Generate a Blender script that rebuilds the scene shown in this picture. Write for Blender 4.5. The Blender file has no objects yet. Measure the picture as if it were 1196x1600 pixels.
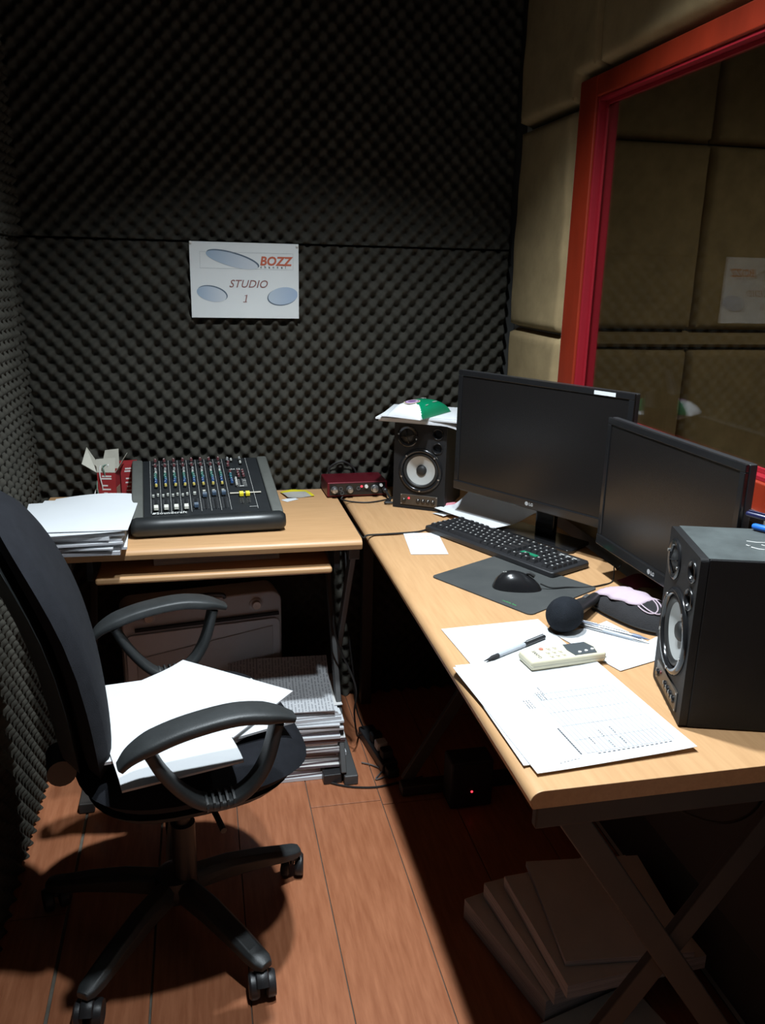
import bpy, bmesh, math, random
import numpy as np
from mathutils import Matrix, Vector
random.seed(7); rng = np.random.default_rng(7)
R = math.radians
scene = bpy.context.scene
COL = scene.collection

# ------------------------------------------------------------------ camera
cam = bpy.data.cameras.new('camera'); cam_ob = bpy.data.objects.new('camera', cam); COL.objects.link(cam_ob)
cam.sensor_fit = 'VERTICAL'; cam.sensor_height = 36.0; cam.lens = 36.0 * 1293.0 / 1600.0
cam.clip_start = 0.02; cam.clip_end = 50
rt = Vector((0.97741667, -0.21012531, 0.02245005)); dn = Vector((-0.03765644, -0.27772171, -0.95992325)); fw = Vector((0.20793904, 0.9373996, -0.27936241))
cm = Matrix((rt, -dn, -fw)).transposed().to_4x4(); cm.translation = (0, 0, 1.40)
cam_ob.matrix_world = cm
scene.camera = cam_ob
# ------------------------------------------------------------------ world, exposure
w = bpy.data.worlds.new('world'); scene.world = w; w.use_nodes = True
w.node_tree.nodes['Background'].inputs[0].default_value = (0.002, 0.002, 0.0022, 1)
vs = scene.view_settings
vs.view_transform = 'Standard'; vs.look = 'None'; vs.gamma = 1.0; vs.use_curve_mapping = False; vs.exposure = 0.0
# ceiling downlights: (location, watts, beam degrees, colour, lens radius)
LAMPS = [((0.29, 1.42, 2.45), 185.0, 115.0, (0.85, 0.94, 1.0), 0.045),
         ((0.30, 0.90, 2.45), 95.0, 112.0, (0.85, 0.94, 1.0), 0.045)]
CONTROL_FILL_LAMP = ((2.05, 1.35, 2.45), 25.0, 150.0, (1.0, 0.93, 0.76), 0.08)  # unseen lamp, added so the control room is dimly lit

# ------------------------------------------------------------------ materials
MATS = {}
def mat(name, col, rough=0.6, metal=0.0, var=0.0, vscale=20.0, stretch=(1, 1, 1), bump=0.0, bscale=120.0, col2=None, spec=0.5, emit=None, coat=0.0, bstretch=None):
    if name in MATS: return MATS[name]
    m = bpy.data.materials.new(name); m.use_nodes = True
    nt = m.node_tree; b = nt.nodes['Principled BSDF']
    b.inputs['Base Color'].default_value = (*col, 1); b.inputs['Roughness'].default_value = rough; b.inputs['Metallic'].default_value = metal
    b.inputs['Specular IOR Level'].default_value = spec
    if coat: b.inputs['Coat Weight'].default_value = coat; b.inputs['Coat Roughness'].default_value = 0.1
    tc = nt.nodes.new('ShaderNodeTexCoord')
    if var > 0 or col2:
        mp = nt.nodes.new('ShaderNodeMapping'); mp.inputs['Scale'].default_value = stretch
        nz = nt.nodes.new('ShaderNodeTexNoise'); nz.inputs['Scale'].default_value = vscale; nz.inputs['Detail'].default_value = 5; nz.inputs['Roughness'].default_value = 0.6
        rp = nt.nodes.new('ShaderNodeValToRGB')
        c2 = col2 if col2 else tuple(c * (1 - var) for c in col)
        rp.color_ramp.elements[0].position = 0.33; rp.color_ramp.elements[0].color = (*c2, 1)
        rp.color_ramp.elements[1].position = 0.67; rp.color_ramp.elements[1].color = (*col, 1)
        nt.links.new(tc.outputs['Object'], mp.inputs[0]); nt.links.new(mp.outputs[0], nz.inputs['Vector'])
        nt.links.new(nz.outputs['Fac'], rp.inputs[0]); nt.links.new(rp.outputs[0], b.inputs['Base Color'])
    if bump > 0:
        mp2 = nt.nodes.new('ShaderNodeMapping'); mp2.inputs['Scale'].default_value = bstretch or (1, 1, 1)
        n2 = nt.nodes.new('ShaderNodeTexNoise'); n2.inputs['Scale'].default_value = bscale; n2.inputs['Detail'].default_value = 3
        bp = nt.nodes.new('ShaderNodeBump'); bp.inputs['Strength'].default_value = bump; bp.inputs['Distance'].default_value = 0.002
        nt.links.new(tc.outputs['Object'], mp2.inputs[0]); nt.links.new(mp2.outputs[0], n2.inputs['Vector'])
        nt.links.new(n2.outputs['Fac'], bp.inputs['Height']); nt.links.new(bp.outputs[0], b.inputs['Normal'])
    if emit:
        b.inputs['Emission Color'].default_value = (*emit[0], 1); b.inputs['Emission Strength'].default_value = emit[1]
    MATS[name] = m
    return m

FOAM = mat('foam', (0.056, 0.053, 0.044), 1.0, var=0.25, vscale=9, bump=0.5, bscale=700, spec=0.1)
PLASTER = mat('plaster', (0.62, 0.60, 0.55), 0.9, var=0.12, vscale=8, bump=0.15, bscale=90)
DARKWALL = mat('dark_wall', (0.05, 0.05, 0.048), 0.95, var=0.1, vscale=6)
CEIL = mat('ceiling_board', (0.06, 0.06, 0.058), 0.95, var=0.06, vscale=5)
CANVAS = mat('khaki_canvas', (0.36, 0.265, 0.14), 0.95, var=0.22, vscale=14, bump=0.35, bscale=650, spec=0.15)
REDP = mat('red_paint', (0.29, 0.026, 0.008), 0.42, var=0.22, vscale=18, stretch=(1, 1, 0.3), bump=0.12, bscale=40, bstretch=(4, 4, .4))
REDJ = mat('red_gloss_paint', (0.30, 0.012, 0.022), 0.38, var=0.12, vscale=14, stretch=(1, 1, 0.3))
PLANK = mat('floor_laminate', (0.45, 0.175, 0.085), 0.36, vscale=11, stretch=(7, 0.7, 7), col2=(0.33, 0.115, 0.052), bump=0.08, bscale=60, bstretch=(8, .6, 8), coat=0.12)
GROUT = mat('floor_joint', (0.17, 0.15, 0.12), 0.9, var=0.3, vscale=30)
BEECH_Y = mat('beech_laminate_lengthwise', (0.57, 0.335, 0.165), 0.42, vscale=14, stretch=(9, 0.6, 9), col2=(0.50, 0.285, 0.135), bump=0.03, bscale=60, bstretch=(9, .6, 9))
BEECH_X = mat('beech_laminate_crosswise', (0.57, 0.335, 0.165), 0.42, vscale=14, stretch=(0.6, 9, 9), col2=(0.50, 0.285, 0.135), bump=0.03, bscale=60, bstretch=(.6, 9, 9))
DESKMETAL = mat('desk_leg_metal', (0.055, 0.047, 0.042), 0.55, 0.2, var=0.15, vscale=20)
GREYMETAL = mat('grey_leg_metal', (0.10, 0.10, 0.10), 0.5, 0.3, var=0.15, vscale=20)
BLACKP = mat('black_plastic', (0.022, 0.022, 0.024), 0.42, var=0.15, vscale=40, bump=0.12, bscale=500)
BLACKG = mat('black_gloss', (0.012, 0.012, 0.013), 0.16, var=0.1, vscale=20)
BLACKM = mat('black_matte', (0.016, 0.016, 0.018), 0.75, var=0.2, vscale=25, bump=0.2, bscale=300)
CHAIRP = mat('chair_plastic', (0.030, 0.033, 0.034), 0.5, var=0.25, vscale=26, bump=0.15, bscale=420)
FABRIC = mat('black_fabric', (0.013, 0.014, 0.018), 0.95, var=0.25, vscale=30, bump=0.6, bscale=900, spec=0.2)
PAPER = mat('white_paper', (0.66, 0.68, 0.70), 0.85, var=0.03, vscale=8, spec=0.2)
PAPER2 = mat('aged_paper', (0.70, 0.69, 0.67), 0.88, var=0.12, vscale=10, spec=0.2)
PAPERM = mat('mauve_edge_paper', (0.42, 0.35, 0.36), 0.9, var=0.2, vscale=14, spec=0.2)
INK = mat('printer_ink', (0.10, 0.10, 0.11), 0.9, var=0.2, vscale=60)
INKL = mat('faint_printer_ink', (0.36, 0.37, 0.39), 0.9, var=0.2, vscale=60)
WHITEP = mat('white_plastic', (0.75, 0.75, 0.72), 0.45, var=0.06, vscale=20)
CREAM = mat('cream_plastic', (0.72, 0.66, 0.48), 0.42, var=0.06, vscale=20)
SILVER = mat('silver_metal', (0.55, 0.55, 0.55), 0.3, 0.9, var=0.1, vscale=30)
CONE = mat('speaker_cone_grey', (0.42, 0.43, 0.42), 0.45, 0.15, var=0.08, vscale=20)
RUBBER = mat('rubber', (0.014, 0.014, 0.014), 0.55, var=0.2, vscale=30)
SPKPANEL = mat('speaker_panel_metal', (0.10, 0.085, 0.07), 0.4, 0.6, var=0.2, vscale=30)
SPKVINYL = mat('speaker_vinyl', (0.010, 0.010, 0.011), 0.6, spec=0.3, var=0.2, vscale=30, bump=0.3, bscale=700)
SPKTOP = mat('speaker_top_vinyl', (0.065, 0.078, 0.078), 0.8, vscale=14, col2=(0.035, 0.043, 0.043), bump=0.2, bscale=500)  # cabinet top, paler than the vinyl of the sides
SCREEN = mat('screen_panel', (0.010, 0.009, 0.009), 0.24, var=0.1, vscale=5)
LEDRED = mat('led_red', (0.8, 0.02, 0.03), 0.3, var=0.05, emit=((1.0, 0.03, 0.05), 3.5))
MIXGREY = mat('console_cheek_grey', (0.10, 0.104, 0.094), 0.6, var=0.15, vscale=25, bump=0.12, bscale=400)
MIXBLK = mat('console_panel_black', (0.014, 0.016, 0.018), 0.5, var=0.2, vscale=30)
MIXREST = mat('console_rest_black', (0.018, 0.020, 0.021), 0.36, var=0.15, vscale=20)
LINE = mat('panel_print_white', (0.50, 0.50, 0.48), 0.7, var=0.05)
LINED = mat('panel_print_grey', (0.14, 0.14, 0.14), 0.7, var=0.05)
CRIMSON = mat('crimson_metal', (0.13, 0.009, 0.017), 0.35, 0.35, var=0.12, vscale=20)
CASEGREY = mat('case_grey', (0.52, 0.52, 0.54), 0.55, var=0.08, vscale=12)
CASELIGHT = mat('case_light_grey', (0.64, 0.65, 0.69), 0.55, var=0.08, vscale=12)
CARDRED = mat('red_card', (0.32, 0.022, 0.026), 0.55, var=0.15, vscale=20)
CARDGREY = mat('bare_card', (0.47, 0.45, 0.38), 0.85, var=0.1, vscale=30)
KRAFT = mat('kraft_card', (0.30, 0.19, 0.13), 0.85, var=0.15, vscale=30)
TUFF = {}
def pm(name, col, rough=0.5): return mat(name, col, rough, var=0.08, vscale=30)

# ------------------------------------------------------------------ mesh helpers
class MB:
    """collects geometry for ONE mesh object"""
    def __init__(s): s.v = []; s.f = []; s.m = []
    def add(s, vs, fs, mi=0, M=None):
        o = len(s.v)
        if M is not None: vs = [tuple(M @ Vector(p)) for p in vs]
        s.v += [tuple(p) for p in vs]; s.f += [tuple(i + o for i in f) for f in fs]; s.m += [mi] * len(fs)
        return s
    def box(s, c, d, mi=0, M=None, rz=0.0):
        x, y, z = d[0] / 2, d[1] / 2, d[2] / 2
        vs = [(-x, -y, -z), (x, -y, -z), (x, y, -z), (-x, y, -z), (-x, -y, z), (x, -y, z), (x, y, z), (-x, y, z)]
        if rz: ca, sa = math.cos(rz), math.sin(rz); vs = [(a * ca - b * sa, a * sa + b * ca, k) for a, b, k in vs]
        vs = [(a + c[0], b + c[1], k + c[2]) for a, b, k in vs]
        return s.add(vs, [(0, 3, 2, 1), (4, 5, 6, 7), (0, 1, 5, 4), (1, 2, 6, 5), (2, 3, 7, 6), (3, 0, 4, 7)], mi, M)
    def b2(s, lo, hi, mi=0, M=None):
        return s.box([(a + b) / 2 for a, b in zip(lo, hi)], [abs(b - a) for a, b in zip(lo, hi)], mi, M)
    def bar(s, p0, p1, wd, th, mi=0, up=(0, 0, 1)):
        p0, p1 = Vector(p0), Vector(p1); d = (p1 - p0); L = d.length; d.normalize()
        up = Vector(up); sd = d.cross(up).normalized(); u2 = sd.cross(d)
        M = Matrix((sd, d, u2)).transposed().to_4x4(); M.translation = (p0 + p1) / 2
        return s.box((0, 0, 0), (wd, L, th), mi, M)
    def lathe(s, prof, n=24, mi=0, M=None, cap0=True, cap1=True, mis=None):
        """prof: list of (r, z) about local z"""
        vs = []; fs = []; ms = []
        for r, z in prof:
            for i in range(n):
                a = 2 * math.pi * i / n; vs.append((r * math.cos(a), r * math.sin(a), z))
        for k in range(len(prof) - 1):
            for i in range(n):
                j = (i + 1) % n; fs.append((k * n + i, k * n + j, (k + 1) * n + j, (k + 1) * n + i)); ms.append(mis[k] if mis else mi)
        if cap0 and prof[0][0] > 1e-6: fs.append(tuple(reversed(range(n)))); ms.append(mis[0] if mis else mi)
        if cap1 and prof[-1][0] > 1e-6: fs.append(tuple(range((len(prof) - 1) * n, len(prof) * n))); ms.append(mis[-1] if mis else mi)
        o = len(s.m); s.add(vs, fs, mi, M); s.m[o:] = ms
        return s
    def cyl(s, p0, p1, r0, r1=None, n=16, mi=0):
        p0, p1 = Vector(p0), Vector(p1); d = p1 - p0; L = d.length
        M = d.to_track_quat('Z', 'Y').to_matrix().to_4x4(); M.translation = p0
        return s.lathe([(r0, 0), (r0 if r1 is None else r1, L)], n, mi, M)
    def tube(s, pts, r, n=8, mi=0, ry=None, ex=1.0):
        pts = [Vector(p) for p in pts]; k = len(pts); vs = []; fs = []
        prev = None
        for i, p in enumerate(pts):
            t = (pts[min(i + 1, k - 1)] - pts[max(i - 1, 0)]).normalized()
            if prev is None:
                a = Vector((0, 0, 1)) if abs(t.z) < 0.9 else Vector((1, 0, 0))
                u = t.cross(a).normalized()
            else:
                u = (prev - t * prev.dot(t)).normalized()
            prev = u; v = t.cross(u)
            rr = r[i] if isinstance(r, (list, tuple)) else r
            r2 = rr if ry is None else (ry[i] if isinstance(ry, (list, tuple)) else ry)
            for j in range(n):
                a = 2 * math.pi * j / n; ca, sa = math.cos(a), math.sin(a); vs.append(tuple(p + u * rr * math.copysign(abs(ca) ** ex, ca) + v * r2 * math.copysign(abs(sa) ** ex, sa)))
        for i in range(k - 1):
            for j in range(n):
                q = (j + 1) % n; fs.append((i * n + j, i * n + q, (i + 1) * n + q, (i + 1) * n + j))
        fs.append(tuple(reversed(range(n)))); fs.append(tuple(range((k - 1) * n, k * n)))
        return s.add(vs, fs, mi)
    def prism(s, poly, z0, z1, mi=0, M=None):
        n = len(poly); vs = [(x, y, z0) for x, y in poly] + [(x, y, z1) for x, y in poly]
        fs = [tuple(reversed(range(n))), tuple(range(n, 2 * n))] + [(i, (i + 1) % n, n + (i + 1) % n, n + i) for i in range(n)]
        return s.add(vs, fs, mi, M)
    def build(s, name, mats, parent=None, loc=None, smooth=True, bevel=0.0, seg=2, angle=35, sub=0):
        me = bpy.data.meshes.new(name); me.from_pydata(s.v, [], s.f)
        if not isinstance(mats, (list, tuple)): mats = [mats]
        for m in mats: me.materials.append(m)
        if len(mats) > 1: me.polygons.foreach_set('material_index', s.m)
        return finish(name, me, parent, loc, smooth, bevel, seg, angle, sub)

def finish(name, me, parent=None, loc=None, smooth=True, bevel=0.0, seg=2, angle=35, sub=0):
    me.update()
    bm = bmesh.new(); bm.from_mesh(me); bmesh.ops.recalc_face_normals(bm, faces=bm.faces); bm.to_mesh(me); bm.free()
    if smooth:
        me.polygons.foreach_set('use_smooth', [True] * len(me.polygons)); me.set_sharp_from_angle(angle=R(angle))
    o = bpy.data.objects.new(name, me); COL.objects.link(o)
    if parent is not None: o.parent = parent
    if loc is not None: o.location = loc
    if bevel:
        b = o.modifiers.new('bevel', 'BEVEL'); b.width = bevel; b.segments = seg; b.limit_method = 'ANGLE'; b.angle_limit = R(40)
        b.harden_normals = True
    if sub:
        u = o.modifiers.new('subsurf', 'SUBSURF'); u.levels = sub; u.render_levels = sub
    return o

def tag(o, label=None, cat=None, group=None, kind=None):
    if label: o['label'] = label
    if cat: o['category'] = cat
    if group: o['group'] = group
    if kind: o['kind'] = kind
    return o
def thing(name, label, cat, loc=(0, 0, 0), rz=0.0, group=None, rot=None, scale=None):
    o = bpy.data.objects.new(name, None); COL.objects.link(o); o.empty_display_size = 0.05
    o.location = loc; o.rotation_euler = rot if rot else (0, 0, rz)
    if scale: o.scale = (scale,) * 3
    return tag(o, label, cat, group)
def share(name, me, parent, loc=(0, 0, 0), rot=None, scale=None, mods=None):
    o = bpy.data.objects.new(name, me); COL.objects.link(o); o.parent = parent; o.location = loc
    if rot: o.rotation_euler = rot
    if scale: o.scale = scale
    return o
def copy_tree(o, parent=None):
    c = o.copy(); COL.objects.link(c); c.parent = parent
    for ch in list(o.children): copy_tree(ch, c)
    return c
def text(name, body, size, m, parent, M, shear=0.0, offset=0.0, align='LEFT', spacing=1.0, ext=0.00015):
    cu = bpy.data.curves.new(name, 'FONT'); cu.body = body; cu.size = size; cu.shear = shear; cu.offset = offset; cu.align_x = align
    cu.space_character = spacing; cu.extrude = ext; cu.resolution_u = 3
    t = bpy.data.objects.new(name, cu); COL.objects.link(t)
    bpy.context.view_layer.update()
    me = bpy.data.meshes.new_from_object(t.evaluated_get(bpy.context.evaluated_depsgraph_get()))
    bpy.data.objects.remove(t); bpy.data.curves.remove(cu)
    me.transform(M); me.materials.clear(); me.materials.append(m); me.name = name
    o = bpy.data.objects.new(name, me); COL.objects.link(o); o.parent = parent
    return o
def FR(o, x, y):
    """frame from origin, local x and local y axes"""
    x = Vector(x).normalized(); y = Vector(y); y = (y - x * y.dot(x)).normalized(); z = x.cross(y)
    M = Matrix((x, y, z)).transposed().to_4x4(); M.translation = o; return M
def smooth_path(pts, n=8):
    """Catmull-Rom through pts"""
    P = [Vector(p) for p in pts]; P = [2 * P[0] - P[1]] + P + [2 * P[-1] - P[-2]]; out = []
    for i in range(1, len(P) - 2):
        for k in range(n):
            t = k / n; a, b, c, d = P[i - 1:i + 3]
            out.append(0.5 * ((2 * b) + (c - a) * t + (2 * a - 5 * b + 4 * c - d) * t * t + (3 * b - a - 3 * c + d) * t ** 3))
    out.append(P[-2]); return out

# ------------------------------------------------------------------ room shell
XL, XR, YB, YF, ZC = -0.505, 0.985, 2.555, -0.75, 2.45     # wall faces of the booth
XR2 = 1.003                                               # far face of the window wall
CX, CYB, CYF = 2.75, 2.70, -0.4                            # control room
WY0, WY1, WZ0, WZ1 = 0.62, 2.030, 1.056, 1.816             # window opening
def struct(o): o['kind'] = 'structure'; return o

wb = struct(MB().b2((XL - .1, YB, 0), (XR, YB + .1, ZC)).build('wall_back', DARKWALL, smooth=False))
wl = struct(MB().b2((XL - .1, YF, 0), (XL, YB, ZC)).build('wall_left', DARKWALL, smooth=False))
wf = struct(MB().b2((XL - .1, YF - .1, 0), (XR, YF, ZC)).build('wall_front', DARKWALL, smooth=False))
b = MB()
b.b2((XR, YF - .1, 0), (XR2, YB + .1, WZ0)); b.b2((XR, YF - .1, WZ1), (XR2, YB + .1, ZC))
b.b2((XR, YF - .1, WZ0), (XR2, WY0, WZ1)); b.b2((XR, WY1, WZ0), (XR2, YB + .1, WZ1))
wr = struct(b.build('wall_right', PLASTER, smooth=False))
struct(MB().b2((XL - .1, YF - .1, ZC), (CX + .1, CYB + .1, ZC + .08)).build('ceiling', CEIL, smooth=False))
fl = struct(MB().b2((XL - .1, YF - .1, -.10), (CX + .1, CYB + .1, -.004)).build('floor', GROUT, smooth=False))
# laminate planks of the booth floor, with real joints
edges = [-0.505, -0.340, -0.1445, 0.050, 0.2455, 0.441, 0.6365, 0.832, 0.984]
for i in range(len(edges) - 1):
    g0 = 0.0035 if i in (1,) else (0.0022 if i in (2, 0) else 0.0008)
    g1 = 0.0035 if i + 1 in (1,) else (0.0022 if i + 1 in (2, 0) else 0.0008)
    off = [1.641, 0.95, 1.25, 2.15, 0.7, 1.9, 1.1, 1.6][i]
    ys = [YF]; y = off - 1.22 * 3
    while y < YB:
        if y > YF + .05: ys.append(y)
        y += 1.22
    ys.append(YB)
    for k in range(len(ys) - 1):
        p = MB().b2((edges[i] + g0, ys[k] + .0012, -.004), (edges[i + 1] - g1, ys[k + 1] - .0012, random.uniform(-.0004, 0))).build('plank', PLANK, fl, bevel=0.0012, seg=1)

# egg-crate foam sheets -------------------------------------------------
P = 0.049
def foam_sheet(name, parent, u0, u1, z0, z1, place, depth=0.032, base=0.018, n=9, ph=(0, 0)):
    """place(u, h, z) -> xyz ; u along the wall, h off the wall"""
    nu = max(2, int(round((u1 - u0) / P * n))); nz = max(2, int(round((z1 - z0) / P * n)))
    u = np.linspace(u0, u1, nu + 1); z = np.linspace(z0, z1, nz + 1)
    U, Z = np.meshgrid(u, z)
    wob = 0.25 * np.sin(U * 9.1 + Z * 3.7) + 0.25 * np.sin(Z * 7.3 - U * 2.9 + 1.0)
    h = 0.5 + 0.5 * np.cos(2 * np.pi * (U + ph[0]) / P + wob) * np.cos(2 * np.pi * (Z + ph[1]) / P + wob)
    h = h ** 0.75
    Hh = base + depth * h
    X, Y, Zz = place(U, Hh, Z)
    # skirt back to the wall: a ring of border vertices at h = 0
    V = np.stack([X, Y, Zz], -1).reshape(-1, 3)
    idx = np.arange((nz + 1) * (nu + 1)).reshape(nz + 1, nu + 1)
    quads = np.stack([idx[:-1, :-1], idx[:-1, 1:], idx[1:, 1:], idx[1:, :-1]], -1).reshape(-1, 4)
    ring = np.concatenate([idx[0, :], idx[1:, -1], idx[-1, -2::-1], idx[-2:0:-1, 0]])
    ru, rz = U.reshape(-1)[ring], Z.reshape(-1)[ring]
    bx, by, bz = place(ru, np.full_like(ru, 0.001), rz)
    o = len(V); V = np.concatenate([V, np.stack([bx, by, bz], -1)]); m = len(ring); k = np.arange(m)
    sk = np.stack([ring, o + k, o + (k + 1) % m, ring[(k + 1) % m]], -1)
    F = np.concatenate([quads, sk])
    me = bpy.data.meshes.new(name)
    me.vertices.add(len(V)); me.vertices.foreach_set('co', V.astype(np.float32).ravel())
    me.loops.add(F.size); me.loops.foreach_set('vertex_index', F.astype(np.int32).ravel())
    me.polygons.add(len(F)); me.polygons.foreach_set('loop_start', np.arange(0, F.size, 4, dtype=np.int32))
    me.update(calc_edges=True); me.materials.append(FOAM)
    return finish(name, me, parent, smooth=True, angle=70)
back = lambda u, h, z: (u, YB - h, z)
left = lambda u, h, z: (XL + h, u, z)
foam_sheet('foam_panel', wb, XL + .002, 0.936, 0.70, 1.466, back)
foam_sheet('foam_panel', wb, XL + .002, 0.936, 1.472, ZC - .004, back, ph=(0.006, 0.013))
foam_sheet('foam_panel', wb, XL + .002, 0.936, 0.002, 0.695, back, n=5)
foam_sheet('foam_panel', wl, 1.362, 2.34, 0.002, 1.462, left, ph=(0.01, 0.0))
foam_sheet('foam_panel', wl, 2.346, YB - .052, 0.002, 1.462, left, ph=(0.0, 0.02), base=0.004)
foam_sheet('foam_panel', wl, 1.362, YB - .052, 1.468, ZC - .004, left, ph=(0.02, 0.01))
foam_sheet('foam_panel', wl, 0.30, 1.356, 0.002, ZC - .004, left, n=6, ph=(0.02, 0.02))

# canvas padded panels ----------------------------------------------------
def sd_rects(U, Z, rects):
    """distance inside the union of rectangles (approximate)"""
    d = np.full_like(U, -1.0)
    for (a, b_, c, e) in rects:
        d = np.maximum(d, np.minimum(np.minimum(U - a, b_ - U), np.minimum(Z - c, e - Z)))
    return d
def pad(name, parent, rects, place, th=0.042, rr=0.022, step=0.012, m=CANVAS, seed=0):
    us = sorted({round(v, 5) for r_ in rects for v in r_[:2]}); zs = sorted({round(v, 5) for r_ in rects for v in r_[2:]})
    def fill(vals):
        out = []
        for a, b_ in zip(vals[:-1], vals[1:]):
            k = max(1, int((b_ - a) / step)); out += list(np.linspace(a, b_, k + 1)[:-1])
        return np.array(out + [vals[-1]])
    u = fill(us); z = fill(zs); U, Z = np.meshgrid(u, z)
    d = np.maximum(sd_rects(U, Z, rects), 0)
    t = np.clip(d / rr, 0, 1); prof = np.sqrt(np.maximum(0, 1 - (1 - t) ** 2))
    Hh = 0.004 + (th - 0.004) * prof + 0.004 * np.sin(U * 11 + seed) * np.sin(Z * 9 + seed * 2) * t + 0.0025 * np.sin(Z * 38 + U * 15 + seed) * np.exp(-d / .03) * t
    X, Y, Zz = place(U, Hh, Z); nu = len(u)
    vs = list(zip(X.ravel().tolist(), Y.ravel().tolist(), Zz.ravel().tolist())); fs = []
    for j in range(len(z) - 1):
        for i in range(nu - 1):
            uc, zc = (u[i] + u[i + 1]) / 2, (z[j] + z[j + 1]) / 2
            if any(a < uc < b_ and c < zc < e for a, b_, c, e in rects):
                fs.append((j * nu + i, j * nu + i + 1, (j + 1) * nu + i + 1, (j + 1) * nu + i))
    me = bpy.data.meshes.new(name); me.from_pydata(vs, [], fs); me.materials.append(m)
    bm = bmesh.new(); bm.from_mesh(me)
    bmesh.ops.delete(bm, geom=[v for v in bm.verts if not v.link_faces], context='VERTS')
    # skirt to the wall
    be = [e for e in bm.edges if e.is_boundary]
    r_ = bmesh.ops.extrude_edge_only(bm, edges=be)
    x0, y0, _ = place(np.array([0.0]), np.array([0.0]), np.array([0.0])); x1, y1, _ = place(np.array([0.0]), np.array([1.0]), np.array([0.0]))
    nrm = Vector((float(x1[0] - x0[0]), float(y1[0] - y0[0]), 0)); org = Vector((float(x0[0]), float(y0[0]), 0))
    for v in [g for g in r_['geom'] if isinstance(g, bmesh.types.BMVert)]:
        q = (v.co - org).dot(nrm); v.co -= nrm * (q - 0.0005)
    bm.to_mesh(me); bm.free()
    return finish(name, me, parent, smooth=True, angle=60)
right = lambda u, h, z: (XR - h, u, z)
G = 0.002
pad('padded_panel', wr, [(2.128, YB - .048, 0.745, 1.240)], right, seed=1)
pad('padded_panel', wr, [(2.128, YB - .048, 1.244, 1.806)], right, seed=2)
pad('padded_panel', wr, [(2.126, YB - .048, 1.811, ZC - .004), (2.017, YB - .048, 1.872, ZC - .004)], right, th=.048, seed=3)
pad('padded_panel', wr, [(1.20, 2.012, 1.872, ZC - .004)], right, th=.048, seed=4)
pad('padded_panel', wr, [(0.40, 1.195, 1.872, ZC - .004)], right, th=.048, seed=5)
pad('padded_panel', wr, [(0.45, 2.122, 0.745, 0.985)], right, th=.02, rr=.012, seed=6)
pad('padded_panel', wr, [(0.40, YB - .048, 0.02, 0.70)], right, th=.02, rr=.012, step=.03, seed=7, m=DARKWALL)  # shade under the desk put into the colour: dark instead of khaki

# window ---------------------------------------------------------------------
win = bpy.data.objects.new('window_1', None); COL.objects.link(win); win.location = (XR, (WY0 + WY1) / 2, WZ0); struct(win)
ox, oy, oz = win.location
def wpart(name, lo, hi, m, bevel=.004):
    return MB().b2([a - b_ for a, b_ in zip(lo, win.location)], [a - b_ for a, b_ in zip(hi, win.location)]).build(name, m, win, bevel=bevel)
FX = 0.950
wpart('frame_stile', (FX, WY1 - .004, 1.012), (XR, 2.120, 1.862), REDP)
wpart('frame_stile', (FX, WY0 - .11, 1.012), (XR, WY0 + .004, 1.862), REDP)
wpart('frame_rail', (FX - .001, WY0 + .004, WZ1 - .004), (XR, WY1 - .004, 1.861), REDP)
wpart('frame_rail', (FX - .001, WY0 + .004, 1.006), (XR, WY1 - .004, WZ0 + .004), REDP)
wpart('jamb', (FX + .006, WY1 - .012, WZ0 + .004), (XR2 + .005, WY1 - .0042, WZ1 - .004), REDJ, .001)
wpart('jamb', (FX + .006, WY0 + .0042, WZ0 + .004), (XR2 + .005, WY0 + .012, WZ1 - .004), REDJ, .001)
wpart('window_head', (FX + .006, WY0 + .012, WZ1 - .012), (XR2 + .005, WY1 - .012, WZ1 - .0042), REDJ, .001)
wpart('window_sill', (FX + .006, WY0 + .012, WZ0 + .0042), (XR2 + .005, WY1 - .012, WZ0 + .012), REDJ, .001)
# glazing beads in front of the pane
wpart('glazing_bead', (.974, WY1 - .021, WZ0 + .012), (.9795, WY1 - .0121, WZ1 - .012), REDJ, .001)
wpart('glazing_bead', (.974, WY0 + .021, WZ0 + .0121), (.9795, WY1 - .021, WZ0 + .021), REDJ, .001)
wpart('glazing_bead', (.974, WY0 + .021, WZ1 - .021), (.9795, WY1 - .021, WZ1 - .0121), REDJ, .001)
# white plaster bead left showing round the frame
wpart('plaster_reveal', (FX + .004, 2.1203, 1.02), (XR, 2.1265, 1.84), PLASTER, .001)
wpart('plaster_reveal', (FX - .008, WY0 - .11, .988), (XR, 2.121, 1.0055), PLASTER, .003)
gm = bpy.data.materials.new('window_glass'); gm.use_nodes = True; nt = gm.node_tree; nt.nodes.clear()
out = nt.nodes.new('ShaderNodeOutputMaterial'); mx = nt.nodes.new('ShaderNodeMixShader'); tr = nt.nodes.new('ShaderNodeBsdfTransparent'); gl = nt.nodes.new('ShaderNodeBsdfGlossy'); fr = nt.nodes.new('ShaderNodeFresnel')
tr.inputs[0].default_value = (.93, .95, .94, 1); gl.inputs['Roughness'].default_value = .008; fr.inputs['IOR'].default_value = 1.5
geo = nt.nodes.new('ShaderNodeNewGeometry'); io = nt.nodes.new('ShaderNodeMix'); io.data_type = 'FLOAT'; io.inputs[2].default_value = 1.5; io.inputs[3].default_value = 1 / 1.5
nt.links.new(geo.outputs['Backfacing'], io.inputs[0]); nt.links.new(io.outputs[0], fr.inputs['IOR'])     # straight-through thin pane: same index from either side
nt.links.new(fr.outputs[0], mx.inputs[0]); nt.links.new(tr.outputs[0], mx.inputs[1]); nt.links.new(gl.outputs[0], mx.inputs[2]); nt.links.new(mx.outputs[0], out.inputs[0])
wpart('pane', (.980, WY0 + .0125, WZ0 + .0125), (.984, WY1 - .0125, WZ1 - .0125), gm, 0)

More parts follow.
